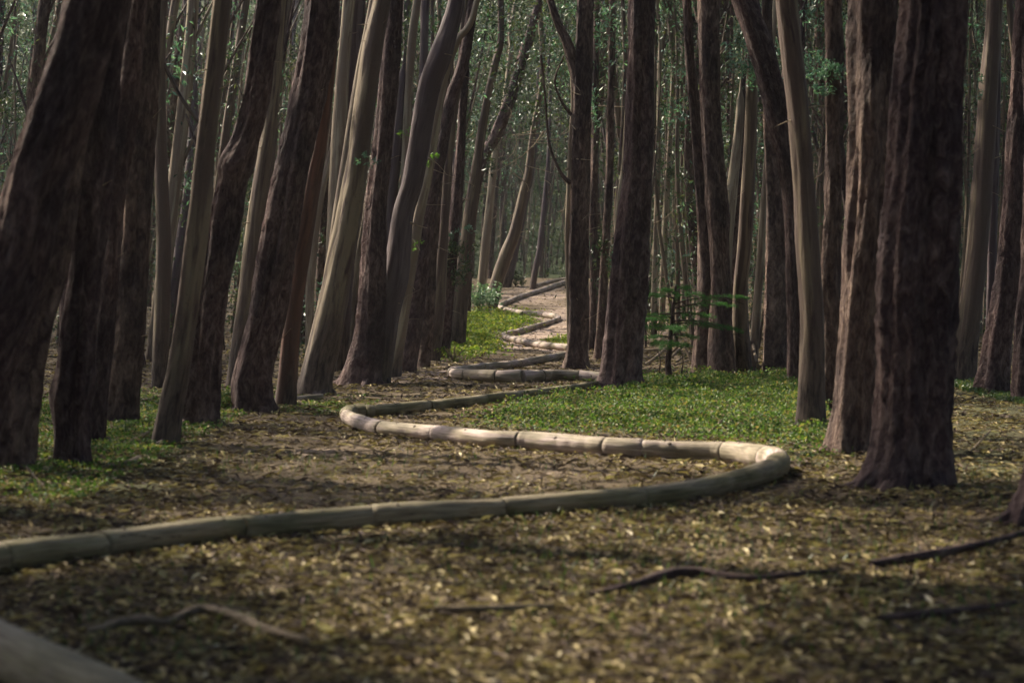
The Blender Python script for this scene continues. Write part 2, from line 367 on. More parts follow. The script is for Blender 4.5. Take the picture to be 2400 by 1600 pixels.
# ---------------------------------------------------------------- trees
KCAP = {}
def stub(parent, base, p, d, L, r, mat, name="twig", seed=0):
    n = 5; t = np.linspace(0, 1, n)[:, None]; bend = rg.standard_normal(3) * .18 * L
    P = p + d * L * t + bend * t ** 2
    V, Q, uv = tube(P - base, r * (1 - .8 * t[:, 0]), 6)
    return link(name, mesh_np(name, V, Q, uv), mat, parent)
def spray_mesh(name, C, rad, n, size, ratio=.3, droop=.4):
    """a loose leafy spray: leaves gathered round little sub-clumps"""
    k = max(3, n // 25); sub = rg.standard_normal((k, 3)) * .5; idx = rg.integers(0, k, n)
    P = (sub[idx] + rg.standard_normal((n, 3)) * .22) * np.asarray(rad) + C
    V, Q = leaves(P, size * rg.uniform(.6, 1.3, n), ratio, droop)
    return mesh_np(name, V, Q, smooth=False)
TREES = []      # (top position, empty) for the crowns
def tree(label, pts, kind='rough', rough=None, branches=(), twigs=3, sprays=(), top=None, broken=False, n=None, base=None, lean=0.0, group=None, extra_twigs=()):
    pts = np.array(pts, float); b = unproj(*(base or (pts[0, 0], pts[0, 1]))) ; D = b[1]
    s = D / F
    W = []
    for i_, (x, y, w) in enumerate(pts):
        p = at_depth(x, y, D + lean * i_); W.append([*p, w * s / 2])
    W = catmull(np.array(W), 6)
    g = float(terrain(W[0, 0], W[0, 1])); root = W[0].copy()
    root2 = root.copy(); root2[2] = g - .12
    if W[0, 2] > g + .05: root[2] = g
    W = np.vstack([root2, W]) if W[0, 2] > g - .1 else W
    if not broken:
        tz = top or (max(12.5, W[-1, 2] + 3) + rnd.uniform(-1, 2)); d = W[-1, :3] - W[-8, :3]; d = d / d[2]; d[0] *= .5
        k = 8; zz = np.linspace(W[-1, 2], tz, k + 1)[1:]
        ext = np.array([[*(W[-1, :3] + d * (z - W[-1, 2]) + np.array([.12 * math.sin(z), .1 * math.cos(z * 1.3), 0])), W[-1, 3] * (1 - .65 * (z - W[-1, 2]) / (tz - W[-1, 2]))] for z in zz])
        W = np.vstack([W, ext])
    P, s_ = resample(W, max(.07, .0035 * D)); P[:, 3] = np.clip(P[:, 3], .012, None)
    wpx = pts[:, 2].mean(); nn = n or int(np.clip(wpx * .55, 14, 56))
    # base position of the thing
    loc = np.array([P[0, 0], P[0, 1], g])
    t = empty("eucalyptus_tree" if not broken else "broken_tree", loc)
    tag(t, label, "tree", group)
    am = rough if rough is not None else {'rough': .07, 'rough2': .06, 'smooth': .022, 'pale': .02, 'grey': .028, 'red': .022}[kind]
    sd = rnd.randrange(9999)
    wob = .02 * np.sin(s_ * 2.1 + sd) + .03 * np.sin(s_ * .9 + sd * 2)
    rad = P[:, 3] * (1 + wob)
    if broken: rad = rad * np.clip((s_[-1] - s_) / .35, .12, 1)
    V, Q, uv = tube(P[:, :3] - loc, rad, nn, am, sd, flare=.30 if kind.startswith('rough') else .16)
    if broken:   # splintered tip
        V[-(nn + 1):, 2] += rg.uniform(0, .35, nn + 1)
    link("trunk", mesh_np("trunk", V, Q, uv), M[kind], t)
    if wpx > 44 and D < 60:
        for q in range(4):
            an = rnd.uniform(-.35, 3.5) + math.pi; L_ = rnd.uniform(.9, 1.9) * P[0, 3]; t_ = np.linspace(0, 1, 9)
            c_, s2_ = math.cos(an), math.sin(an); r0_ = P[0, 3]
            xx = P[0, 0] + c_ * (r0_ * .55 + L_ * t_) + .06 * np.sin(t_ * 4 + q); yy = P[0, 1] + s2_ * (r0_ * .55 + L_ * t_)
            zz = terrain(xx, yy) + r0_ * (.42 * (1 - t_) ** 2.4 - .16 * t_) 
            Vr, Qr, ur = tube(np.stack([xx, yy, zz], 1) - loc, r0_ * (.26 - .17 * t_), 10, .05, sd + q)
            link("root", mesh_np("root", Vr, Qr, ur), M[kind], t)
    for br in branches:
        B = np.array([[*at_depth(x, y, D + (dd if False else 0)), w * s / 2] for (x, y, w) in br]); dd = 0
        B = catmull(B, 6); B, sb = resample(B, .12)
        V, Q, uv = tube(B[:, :3] - loc, np.clip(B[:, 3], .008, None), 12, am, sd + 3)
        link("branch", mesh_np("branch", V, Q, uv), M[kind], t)
    for _ in range(twigs):
        h = rnd.uniform(.12, .95); zc = g + h * (H + .13 * D - g); k = int(np.argmin(abs(P[:, 2] - zc)))
        side = rnd.choice((-1, 1, 1)); ang = rnd.uniform(-.9, .3)
        d = np.array([side * math.cos(ang), math.sin(ang) * .9, rnd.uniform(-.5, .9)])
        d /= np.linalg.norm(d); stub(t, loc, P[k, :3] + d * rad[k] * .8, d, rnd.uniform(.10, .34) * (1 + D / 90), .007 + .0001 * D, M['twig'])
    for (x, y, dx, dy, w) in extra_twigs:
        p0 = at_depth(x, y, D - .1); p1 = at_depth(x + dx, y + dy, D - .25); d = p1 - p0; L = np.linalg.norm(d)
        stub(t, loc, p0, d / L, L, w * s / 2, M['twig'])
    for (x, y, rx, ry, cnt, mk) in sprays:
        c = at_depth(x, y, D - .25)
        tag(link("leafy_twig", spray_mesh("leafy_twig", c - loc, (rx * s, max(rx, ry) * s * .7, ry * s), cnt, np.clip(11 * s, .06, .22)), M[mk], t), kind='stuff')
    if not broken: TREES.append((P[-1, :3].copy(), t, loc))
    return t

tree("huge dark trunk leaning in from the left edge across the upper left corner", [(-130, 1190, 190), (-60, 900, 165), (26, 650, 142), (84, 421, 130), (143, 250, 130), (186, 110, 126), (214, 0, 130), (262, -200, 120)], 'rough', .06, twigs=0)
tree("dark wide-footed trunk at the left edge, just behind the huge leaning one", [(22, 1100, 110), (50, 900, 96), (98, 700, 80), (138, 520, 70), (165, 380, 62), (190, 250, 56)], 'rough2', twigs=1)
tree("dark trunk with a swollen burl low down, standing on the green patch at left", [(165, 1087, 78), (164, 1000, 74), (166, 925, 90), (172, 890, 84), (187, 740, 76), (205, 600, 72), (222, 400, 70), (238, 250, 70), (258, 100, 66), (280, -50, 64)], 'rough', twigs=1)
tree("straight dark trunk directly right of and behind the one with the burl", [(222, 1036, 50), (232, 900, 48), (247, 740, 48), (268, 500, 48), (296, 250, 50), (322, 0, 50), (345, -200, 46)], 'rough', twigs=1)
tree("broad brown trunk with a hollow bulge halfway, left of the slender pale tree", [(283, 993, 86), (292, 850, 80), (305, 739, 76), (318, 500, 66), (322, 383, 68), (333, 300, 58), (338, 230, 58), (348, 0, 56), (362, -200, 48)], 'rough2', twigs=2)
tree("slender straight pale trunk with a dark foot between two dark trunks at left", [(372, 911, 34), (380, 740, 37), (384, 560, 35), (378, 383, 31), (374, 153, 27), (380, 0, 26), (385, -150, 24)], 'smooth', twigs=2, branches=[[(384, 150, 10), (425, 230, 9), (465, 285, 8), (492, 320, 6)]])
tree("smooth olive trunk leaning right on the edge of the left green patch", [(388, 1040, 70), (402, 950, 60), (420, 860, 54), (438, 739, 49), (468, 500, 50), (478, 383, 47), (505, 153, 43), (522, 0, 42), (545, -180, 36)], 'smooth', twigs=2)
tree("rough black trunk with a narrow waist near the top, right of the smooth olive one", [(470, 993, 84), (478, 900, 76), (493, 739, 70), (525, 520, 74), (545, 415, 66), (548, 395, 84), (575, 330, 66), (600, 230, 62), (622, 80, 58), (638, -60, 54)], 'rough', twigs=2)
tree("brown trunk with a pale left flank seen between two rough black trunks", [(553, 905, 45), (575, 739, 46), (603, 500, 42), (622, 363, 38), (640, 230, 32), (660, 0, 28)], 'smooth', twigs=3)
tree("stout rough dark trunk with a curved spreading foot left of the reddish trunk", [(597, 965, 96), (592, 900, 94), (603, 840, 86), (626, 739, 84), (655, 560, 82), (690, 383, 76), (736, 153, 72), (755, 0, 70), (772, -200, 60)], 'rough', twigs=2)
tree("slim reddish brown trunk close in front of a stout dark one", [(668, 952, 52), (674, 880, 44), (686, 739, 42), (712, 560, 42), (735, 420, 38), (755, 300, 34), (772, 150, 30)], 'red', twigs=2)
tree("thin pale trunk slanting up between the reddish trunk and the long leaning one", [(725, 860, 20), (728, 650, 20), (750, 470, 18), (784, 325, 14), (798, 200, 12)], 'pale', twigs=3, top=9)
tree("straight pale trunk with parallel lit streaks behind the long leaning olive one", [(772, 870, 34), (780, 700, 38), (786, 500, 38), (795, 300, 34), (805, 150, 30), (818, 0, 30)], 'pale', twigs=3)
tree("dark smooth trunk beside the straight pale one with lit streaks", [(800, 868, 32), (808, 700, 34), (815, 500, 36), (818, 300, 34), (826, 150, 32), (836, 0, 32)], 'grey', twigs=2)
tree("long olive trunk leaning right with a rough wide foot beside a short log", [(736, 925, 80), (746, 860, 74), (768, 768, 74), (799, 615, 62), (820, 500, 56), (838, 383, 50), (858, 230, 48), (881, 77, 44), (896, 0, 40), (918, -160, 34)], 'smooth', .04, twigs=3, sprays=[(858, 385, 26, 18, 40, 'leaf_teal'), (850, 365, 14, 10, 20, 'leaf_teal')])
tree("stout rough trunk with a spreading foot, left of the bright twisted slender one", [(845, 902, 92), (855, 850, 78), (866, 800, 72), (874, 700, 66), (880, 500, 50), (893, 383, 48), (912, 191, 44), (925, 0, 40), (936, -150, 34)], 'rough', twigs=2)
tree("smooth brown trunk forking away right with a crook under its dead twig", [(885, 890, 58), (905, 740, 60), (928, 640, 58), (945, 500, 52), (968, 421, 52), (993, 268, 50), (1010, 190, 52), (1030, 135, 54), (1052, 70, 44), (1070, 0, 38), (1082, -120, 30)], 'grey', twigs=2, base=(885, 897), extra_twigs=[(1020, 122, 30, 6, 5), (960, 520, 30, 18, 5)])
tree("thin dark trunk snapped off high up with a pale splintered tip", [(900, 850, 30), (915, 500, 27), (930, 350, 26), (943, 210, 24), (948, 140, 22)], 'grey', broken=True, twigs=1)
tree("thin pale trunk rising behind the snapped dark one", [(920, 850, 24), (945, 500, 22), (955, 260, 20), (965, 100, 20), (978, 0, 18)], 'pale', twigs=3, sprays=[(955, 315, 18, 14, 40, 'leaf_lime')])
tree("thin dark pole of a trunk between the forking brown one and the thin pale one", [(945, 852, 22), (968, 500, 22), (985, 300, 22), (992, 150, 20), (997, 0, 20)], 'grey', twigs=3)
tree("bright slender twisted trunk with a rough foot by the path, sunlit on its left side", [(915, 882, 52), (922, 840, 44), (935, 780, 36), (948, 700, 32), (965, 600, 28), (982, 500, 25), (1000, 420, 24), (1015, 330, 22), (1032, 220, 22), (1050, 150, 20), (1075, 90, 18), (1100, 60, 16), (1118, 0, 14)], 'pale', .03, twigs=4, sprays=[(1010, 372, 14, 16, 50, 'leaf_lime'), (975, 570, 12, 14, 20, 'leaf_lime')], extra_twigs=[(968, 560, 18, 24, 5), (960, 665, 14, 16, 5), (1005, 370, 40, 18, 4), (1035, 170, -12, -26, 5)])
tree("dark trunk half hidden directly behind the bright twisted slender one", [(948, 871, 50), (962, 800, 46), (975, 700, 44), (990, 600, 42), (1003, 500, 38), (1025, 383, 34), (1058, 230, 28), (1085, 150, 26), (1110, 0, 24)], 'rough', twigs=2)
tree("narrow rough trunk with a notched foot, first right of the bright twisted pair", [(991, 860, 32), (1003, 740, 28), (1012, 600, 24), (1025, 450, 20), (1040, 300, 18)], 'rough2', twigs=3)
tree("narrow pale trunk standing just left of the dark one at the bend of the path", [(1018, 846, 28), (1028, 720, 30), (1036, 600, 26), (1043, 500, 22), (1050, 400, 20), (1063, 270, 18), (1080, 150, 16), (1090, 0, 14)], 'smooth', twigs=3)
tree("narrow dark trunk wrapped in ivy halfway up, left of the bright far grass", [(1036, 837, 30), (1050, 700, 28), (1062, 560, 25), (1075, 400, 22), (1085, 250, 20), (1100, 0, 18)], 'rough', twigs=3, sprays=[(1078, 640, 26, 42, 260, 'leaf'), (1080, 590, 34, 24, 200, 'leaf'), (1070, 535, 30, 14, 60, 'leaf_teal'), (1040, 630, 18, 20, 60, 'leaf')])
tree("brown trunk with a sunlit left edge rising from the twiggy bush at the far grass", [(1068, 812, 46), (1078, 700, 38), (1090, 600, 32), (1102, 500, 28), (1118, 383, 24), (1135, 270, 20), (1160, 150, 18)], 'smooth', .035, twigs=4)
tree("straight pale far trunk with yellow edge above the silver bush", [(1125, 712, 24), (1134, 620, 22), (1146, 500, 20), (1156, 400, 18), (1165, 330, 17), (1185, 230, 15), (1200, 100, 13)], 'pale', twigs=3)
tree("long dark far trunk leaning right with a kink near its middle", [(1092, 735, 22), (1102, 560, 22), (1115, 450, 22), (1133, 370, 26), (1165, 312, 28), (1197, 230, 27), (1222, 153, 24), (1250, 57, 20), (1266, 0, 18), (1276, -80, 14)], 'rough', twigs=3, sprays=[(1150, 360, 30, 40, 120, 'leaf')])
tree("far leaning trunk with a pale bright left edge standing behind the silver bush", [(1148, 728, 32), (1165, 660, 30), (1185, 600, 30), (1205, 550, 28), (1216, 505, 26), (1230, 440, 22), (1240, 400, 20), (1250, 306, 15), (1267, 214, 12), (1272, 130, 14), (1266, 40, 12)], 'smooth', twigs=5)
tree("far leaning trunk crossing the pale-edged one, foot on the crest left of the line", [(1183, 674, 28), (1200, 600, 26), (1214, 540, 24), (1230, 470, 18), (1246, 400, 14), (1262, 280, 11)], 'grey', twigs=3)
tree("thin lone trunk standing on the crest just left of the topmost log", [(1248, 679, 15), (1255, 630, 14), (1264, 590, 14), (1272, 520, 13), (1280, 440, 12), (1286, 360, 9), (1290, 200, 8)], 'grey', twigs=5)
tree("tall rough forked tree in the centre with a long curving limb on its left", [(1349, 863, 60), (1352, 820, 48), (1357, 730, 43), (1353, 650, 44), (1355, 577, 45), (1358, 450, 44), (1362, 300, 42), (1365, 200, 42), (1368, 100, 38), (1372, 0, 36), (1376, -150, 28)], 'rough2', twigs=4, lean=0,
     branches=[[(1360, 210, 30), (1345, 150, 27), (1330, 100, 24), (1308, 55, 20), (1290, 0, 17), (1275, -70, 14)], [(1338, 430, 11), (1318, 410, 8), (1300, 375, 7), (1286, 330, 6), (1278, 230, 5), (1268, 130, 5)], [(1340, 270, 9), (1318, 240, 6), (1300, 190, 5), (1322, 130, 4)]],
     extra_twigs=[(1340, 190, 22, 22, 5), (1342, 215, 18, 14, 5), (1336, 290, 20, 18, 5), (1340, 372, 34, 2, 5), (1330, 396, -10, 6, 8), (1380, 500, -14, 16, 4), (1345, 690, 14, 18, 5)])
tree("pale smooth stem running up the left side of the central forked tree", [(1338, 858, 15), (1334, 740, 13), (1330, 560, 13), (1335, 420, 14), (1339, 330, 15), (1345, 230, 14), (1340, 150, 12), (1337, 115, 9)], 'pale', twigs=8, top=6.6, base=(1338, 861), extra_twigs=[(1348, 195, 14, -8, 4), (1344, 215, 16, 10, 4), (1340, 300, 12, 16, 4)])
tree("thin brown trunk immediately right of the central forked tree", [(1388, 820, 20), (1390, 700, 18), (1392, 500, 18), (1395, 300, 16), (1398, 0, 14)], 'rough2', twigs=4)
tree("thin leafy trunk between the central forked tree and the big black tree", [(1403, 842, 26), (1412, 700, 22), (1420, 560, 18), (1428, 400, 18), (1432, 200, 16), (1435, 0, 14)], 'rough2', twigs=6, sprays=[(1412, 560, 16, 60, 110, 'leaf'), (1402, 270, 22, 50, 150, 'leaf_teal'), (1412, 60, 30, 60, 160, 'leaf_teal')])
tree("pale lit stem hugging the left side of the big black tree", [(1436, 868, 14), (1440, 700, 12), (1448, 500, 12), (1462, 380, 10), (1472, 200, 9)], 'pale', twigs=3, top=7)
tree("big black rough tree right of centre where the line bends behind its foot", [(1456, 910, 106), (1460, 870, 92), (1468, 760, 84), (1476, 650, 80), (1488, 500, 72), (1497, 380, 66), (1501, 191, 62), (1503, 0, 62), (1507, -150, 54)], 'rough', .065, twigs=2)
tree("slim yellow-lit trunk first right of the big black tree", [(1532, 790, 15), (1536, 600, 14), (1540, 480, 13), (1543, 350, 11), (1546, 150, 10)], 'pale', twigs=5)
tree("slim yellow-lit trunk behind the young fir, second right of the big black tree", [(1550, 775, 15), (1556, 600, 16), (1563, 450, 14), (1570, 330, 12), (1577, 200, 11), (1580, 50, 10)], 'pale', twigs=6, sprays=[(1560, 400, 26, 18, 80, 'leaf'), (1600, 560, 34, 36, 220, 'leaf_teal'), (1605, 600, 30, 20, 90, 'leaf_teal')])
tree("left trunk of the joined rough pair at the back of the green patch", [(1645, 880, 48), (1650, 760, 40), (1655, 650, 36), (1650, 500, 34), (1640, 400, 30), (1632, 300, 26), (1620, 180, 23), (1612, 60, 20), (1609, -60, 18)], 'rough2', twigs=3)
tree("right trunk of the joined rough pair at the back of the green patch", [(1692, 883, 66), (1690, 760, 50), (1688, 650, 44), (1682, 500, 50), (1672, 380, 50), (1665, 250, 46), (1662, 120, 46), (1660, 0, 48), (1657, -120, 40)], 'rough2', twigs=3, sprays=[(1745, 130, 40, 60, 320, 'leaf_teal'), (1765, 165, 28, 30, 160, 'leaf_teal'), (1720, 100, 26, 30, 90, 'leaf')])
tree("pale smooth leaning trunk broken off to a point, right of the joined rough pair", [(1700, 860, 20), (1702, 700, 22), (1704, 580, 26), (1712, 480, 27), (1723, 380, 23), (1732, 290, 20), (1737, 197, 16)], 'pale', broken=True, twigs=1)
tree("thin rough trunk squeezed behind the pale broken one", [(1702, 850, 14), (1712, 640, 20), (1724, 500, 18), (1738, 380, 14), (1742, 200, 12)], 'rough2', twigs=2)
tree("grey-green smooth trunk with a blackened foot at the back of the green patch", [(1740, 880, 46), (1736, 780, 42), (1735, 680, 36), (1745, 577, 34), (1752, 450, 32), (1758, 344, 30), (1762, 200, 26), (1765, 0, 24)], 'smooth', twigs=3)
tree("bright pale slim trunk with a broken branch stub low down, right of the grey-green one", [(1762, 874, 26), (1770, 780, 23), (1776, 700, 20), (1783, 600, 18), (1790, 480, 17), (1798, 380, 16), (1800, 280, 14)], 'pale', twigs=2, extra_twigs=[(1762, 805, -8, -8, 9)])
tree("broad dark rough trunk standing upright between the bright pale slim one and the bent one", [(1818, 884, 68), (1818, 780, 60), (1820, 691, 57), (1820, 538, 46), (1813, 400, 36), (1805, 300, 28), (1800, 150, 24), (1795, 0, 22)], 'rough2', twigs=2)
tree("dark curved trunk sweeping in from the top left down to a thin leg", [(1863, 905, 38), (1860, 768, 32), (1856, 600, 32), (1850, 459, 36), (1834, 344, 44), (1812, 230, 54), (1785, 120, 58), (1748, 20, 50), (1728, -50, 46)], 'rough', twigs=4, sprays=[(1905, 150, 36, 30, 150, 'leaf_teal')])
tree("smooth grey trunk with pale patches at the right end of the green patch", [(1900, 1014, 74), (1902, 930, 62), (1904, 780, 56), (1900, 691, 56), (1892, 560, 56), (1884, 420, 50), (1872, 260, 52), (1856, 120, 52), (1843, 0, 50), (1832, -160, 44)], 'smooth', .03, twigs=3)
tree("dark upright trunk behind the smooth grey one, left of the double-stemmed giant", [(1940, 965, 52), (1945, 800, 48), (1945, 650, 46), (1951, 500, 40), (1955, 350, 38), (1955, 150, 40), (1952, 0, 40)], 'rough2', twigs=2, sprays=[(1960, 165, 40, 22, 220, 'leaf_teal'), (1925, 200, 26, 30, 120, 'leaf_teal')])
tree("left stem of the double-stemmed giant tree at right, with a pale peeled patch", [(1990, 1056, 112), (2000, 960, 98), (2010, 800, 90), (2018, 684, 88), (2026, 560, 92), (2034, 450, 98), (2040, 300, 100), (2045, 150, 105), (2050, 0, 106), (2054, -150, 100)], 'rough2', .05, twigs=1)
tree("right and nearer stem of the double-stemmed giant tree, widest trunk in the picture", [(2128, 1140, 215), (2136, 1060, 184), (2142, 907, 172), (2146, 700, 172), (2158, 540, 165), (2170, 420, 156), (2178, 230, 148), (2190, 100, 145), (2198, 0, 142), (2208, -160, 130)], 'rough', .06, twigs=1)
tree("slanting dark trunk with a pale left edge, first right of the double giant", [(2260, 893, 62), (2265, 818, 58), (2278, 700, 52), (2290, 595, 48), (2300, 480, 47), (2310, 344, 46), (2318, 200, 44), (2328, 77, 40), (2335, -50, 38)], 'smooth', .035, twigs=2, sprays=[(2278, 190, 22, 26, 60, 'leaf_teal')], extra_twigs=[(2296, 232, -4, -18, 10), (2310, 285, 50, 32, 4)])
tree("dark rough trunk with twisted grain and a slanting foot near the right edge", [(2327, 921, 80), (2340, 800, 64), (2358, 684, 56), (2368, 560, 50), (2378, 400, 46), (2390, 230, 44), (2398, 80, 42), (2405, -50, 40)], 'rough', twigs=2)
tree("thin dark trunk between the slanting pale-edged one and the twisted one at right", [(2316, 880, 22), (2325, 600, 20), (2335, 300, 16), (2340, 0, 14)], 'grey', twigs=3, sprays=[(2352, 185, 14, 14, 30, 'leaf_teal')])
tree("dark trunk cut by the right edge with a knotted twig at mid height", [(2394, 940, 44), (2400, 760, 38), (2412, 600, 34), (2420, 300, 32)], 'rough', twigs=2)
tree("near dark trunk at the right edge, only its flared foot in the frame", [(2432, 1225, 150), (2452, 1130, 112), (2466, 1000, 98), (2478, 850, 95), (2488, 500, 90)], 'rough', twigs=0)

# distant and in-between trunks: prototypes, then copies
def proto(kind, r0, hgt, lean, curve, seed):
    r_ = random.Random(seed); z = np.linspace(0, hgt, 46)
    a, b_, c_ = r_.uniform(.1, .35), r_.uniform(0, 6), r_.uniform(.25, .6)
    x = lean * z + curve * (z / hgt) ** 2 + a * np.sin(c_ * z + b_) * .6 - a * math.sin(b_) * .6
    y = .3 * np.sin(.3 * z + b_)
    rad = r0 * (1 - .72 * z / hgt) * (1 + .05 * np.sin(z * 1.7 + b_))
    V, Q, uv = tube(np.stack([x, y - y[0], z - .15], 1), rad, 10, .05 if 'rough' in kind else .025, seed, flare=.15)
    t = empty("slender_tree", (0, 0, 0)); link("trunk", mesh_np("trunk", V, Q, uv), M[kind], t)
    if seed % 3 == 0:        # a second leader forking off
        q = r_.randint(8, 18); sd = r_.choice((-1, 1)); tt = np.linspace(0, 1, 14)
        B = np.stack([x[q] + sd * 2.2 * tt ** .8, y[q] - y[0] + .5 * tt, z[q] - .15 + (hgt - z[q]) * .8 * tt], 1)
        V, Q, uv = tube(B, .62 * rad[q] * (1 - .7 * tt), 8, .03, seed); link("branch", mesh_np("branch", V, Q, uv), M[kind], t)
    for k in range(r_.randint(3, 6)):
        zi = r_.uniform(.15, .8) * hgt; q = int(zi / hgt * 45); sd = r_.choice((-1, 1)); L = r_.uniform(.8, 3)
        tt = np.linspace(0, 1, 9)
        B = np.stack([x[q] + sd * L * .5 * tt, y[q] - y[0] + .2 * L * tt, z[q] - .15 + L * tt ** .8], 1)
        V, Q, uv = tube(B, .3 * rad[q] * (1 - .8 * tt) + .006, 6); link("branch", mesh_np("branch", V, Q, uv), M[kind], t)
        if r_.random() < .8:
            tag(link("leafy_twig", spray_mesh("leafy_twig", B[-1], (.8, .7, .9), 110, .15), M[r_.choice(['leaf', 'leaf', 'leaf_teal'])], t), kind='stuff')
    return t
kinds = ['rough', 'rough2', 'smooth', 'grey', 'grey', 'rough2', 'pale', 'smooth', 'rough', 'rough2']
protos = []
for i_ in range(20):
    protos.append(proto(kinds[i_ % 10], [.16, .2, .12, .1, .14][i_ % 5] * rnd.uniform(.8, 1.3), rnd.uniform(19, 27), (.10 if i_ < 10 else -.015) + rnd.uniform(-.07, .06), rnd.uniform(-.5, .9), 100 + i_))
used = [False] * 20
def copy_tree(o, parent=None):
    c = o.copy(); COL.objects.link(c); c.parent = parent
    for ch in o.children: copy_tree(ch, c)
    return c
occupied = [tuple(t.location[:2]) for _, t, _ in TREES]
GRP = {'left': "slender trunks crowding the wood left of the line", 'right': "slender trunks crowding the wood right of the line", 'mid': "distant trunks beyond the crest"}
SECT = {'left': [(-200, "behind the burled trunk at far left"), (200, "behind the bulging brown trunk at left"), (350, "behind the leaning olive trunk at left"), (460, "behind the narrow-waisted black trunk"), (640, "behind the reddish trunk"), (740, "behind the long leaning olive trunk"), (860, "behind the bright twisted trunk"), (960, "left of the bright far grass")],
        'mid': [(0, "beyond the crest above the silver bush"), (1180, "beyond the crest left of the forked tree"), (1300, "beyond the crest behind the forked tree"), (1420, "beyond the crest behind the big black tree")],
        'right': [(1300, "behind the big black tree"), (1540, "behind the young fir"), (1640, "behind the joined rough pair"), (1760, "behind the dark curved trunk"), (1880, "behind the smooth grey trunk"), (2000, "behind the double giant"), (2240, "near the right edge")]}
TONE = {'rough': 'black rough', 'rough2': 'brown rough', 'smooth': 'smooth olive', 'pale': 'smooth pale', 'grey': 'smooth grey'}
BG = []
def place(zone, x, y):
    ids = range(0, 10) if zone == 'left' or (zone == 'mid' and rnd.random() < .6) else range(10, 20)
    i_ = rnd.choice(list(ids)); first = not used[i_]; used[i_] = True
    o = protos[i_] if first else copy_tree(protos[i_])
    o.location = (x, y, float(terrain(x, y))); s = rnd.uniform(.75, 1.25) * (1 if y < 100 else .8)
    o.scale = (s, s, rnd.uniform(.9, 1.15)); o.rotation_euler = (0, 0, rnd.uniform(-.5, .5))
    tag(o, None, "tree", GRP[zone]); BG.append((o, zone, kinds[i_ % 10], 1200 + F * x / y))
cnt = {'left': 0, 'right': 0, 'mid': 0}; want = {'left': 88, 'right': 88, 'mid': 66}; tries = 0
while any(cnt[k] < want[k] for k in cnt) and tries < 40000:
    tries += 1; zone = rnd.choice(list(cnt))
    if cnt[zone] >= want[zone]: continue
    if zone == 'mid': y = rnd.uniform(116, 185); pxx = rnd.uniform(1000, 1560)
    elif zone == 'left': y = 44 + 100 * rnd.random() ** 1.5; pxx = rnd.uniform(-60, 1120)
    else: y = 46 + 100 * rnd.random() ** 1.5; pxx = rnd.uniform(1395, 2460)
    if zone == 'left' and pxx > 1035 and y < 112: continue
    if zone == 'left' and y < 52 and pxx > 850: continue
    if zone == 'right' and y < 60 and pxx < 1640: continue
    x = (pxx - 1200) / F * y
    if any((x - a) ** 2 + (y - b) ** 2 < (.7 if y < 80 else .9) for a, b in occupied): continue
    occupied.append((x, y)); place(zone, x, y); cnt[zone] += 1
for i_, p in enumerate(protos):
    if not used[i_]: place('left' if i_ < 10 else 'right', (-6 if i_ < 10 else 8) + i_ * .31, 72 + i_)

bucket = {}
for o, zone, kd, pxx in BG:
    sec = [t for x0, t in SECT[zone] if pxx >= x0][-1]; bucket.setdefault((sec, kd), []).append((pxx, o))
NTH = ["leftmost"] + [w + " from left" for w in "second third fourth fifth sixth seventh eighth ninth tenth eleventh twelfth thirteenth fourteenth".split()]
for (sec, kd), lst in bucket.items():
    lst.sort(key=lambda q: q[0])
    for k, (_, o) in enumerate(lst):
        o["label"] = f"{NTH[k]} of the {TONE[kd]} trunks {sec}" if len(lst) > 1 else f"the one slender {TONE[kd]} trunk {sec}"

# thicket of thin saplings between the trunks, too many to count
parts = []
for k in range(950):
    y = rnd.uniform(55, 190); pxx = rnd.uniform(-80, 2480)
    if 1060 < pxx < 1400 and y < 114: continue
    x = (pxx - 1200) / F * y; g = float(terrain(x, y)); h = rnd.uniform(5, 18); z = np.linspace(0, h, 9)
    ln = rnd.gauss(.09 if pxx < 1250 else 0, .05); a = rnd.uniform(.05, .25); b0 = rnd.uniform(0, 6)
    P = np.stack([x + ln * z + a * np.sin(z * .6 + b0), y + 0 * z, g + z - .1], 1)
    parts.append(tube(P, rnd.uniform(.025, .10) * (1 - .6 * z / h), 6))
V, Q, U = join_parts(parts)
tag(link("sapling_thicket", mesh_np("sapling_thicket", V, Q, U), M['smooth']), "thicket of thin pale saplings filling the wood behind the trunks", "saplings", kind='stuff')
parts = []
for k in range(900):      # hanging dead twigs and bark ribbons
    y = rnd.uniform(50, 150); pxx = rnd.uniform(-60, 2460); x = (pxx - 1200) / F * y
    z0 = rnd.uniform(1.5, 2 + .135 * y)
    if 1060 < pxx < 1400 and y < 114 and z0 < 3.5: continue
    L = rnd.uniform(.4, 1.8); t = np.linspace(0, 1, 5); dx, dy, dz = rnd.gauss(0, .6), rnd.gauss(0, .3), rnd.gauss(-.1, .6)
    P = np.stack([x + dx * L * t + .2 * L * np.sin(t * 3), y + dy * L * t, float(terrain(x, y)) * .0 + z0 + dz * L * t + .15 * L * t * t], 1)
    parts.append(tube(P, .016 * (1 - .7 * t), 4))
V, Q, U = join_parts(parts)
tag(link("dead_twigs", mesh_np("dead_twigs", V, Q, U), M['twig']), "tangle of bare dead twigs hanging between the distant trunks", "twigs", kind='stuff')

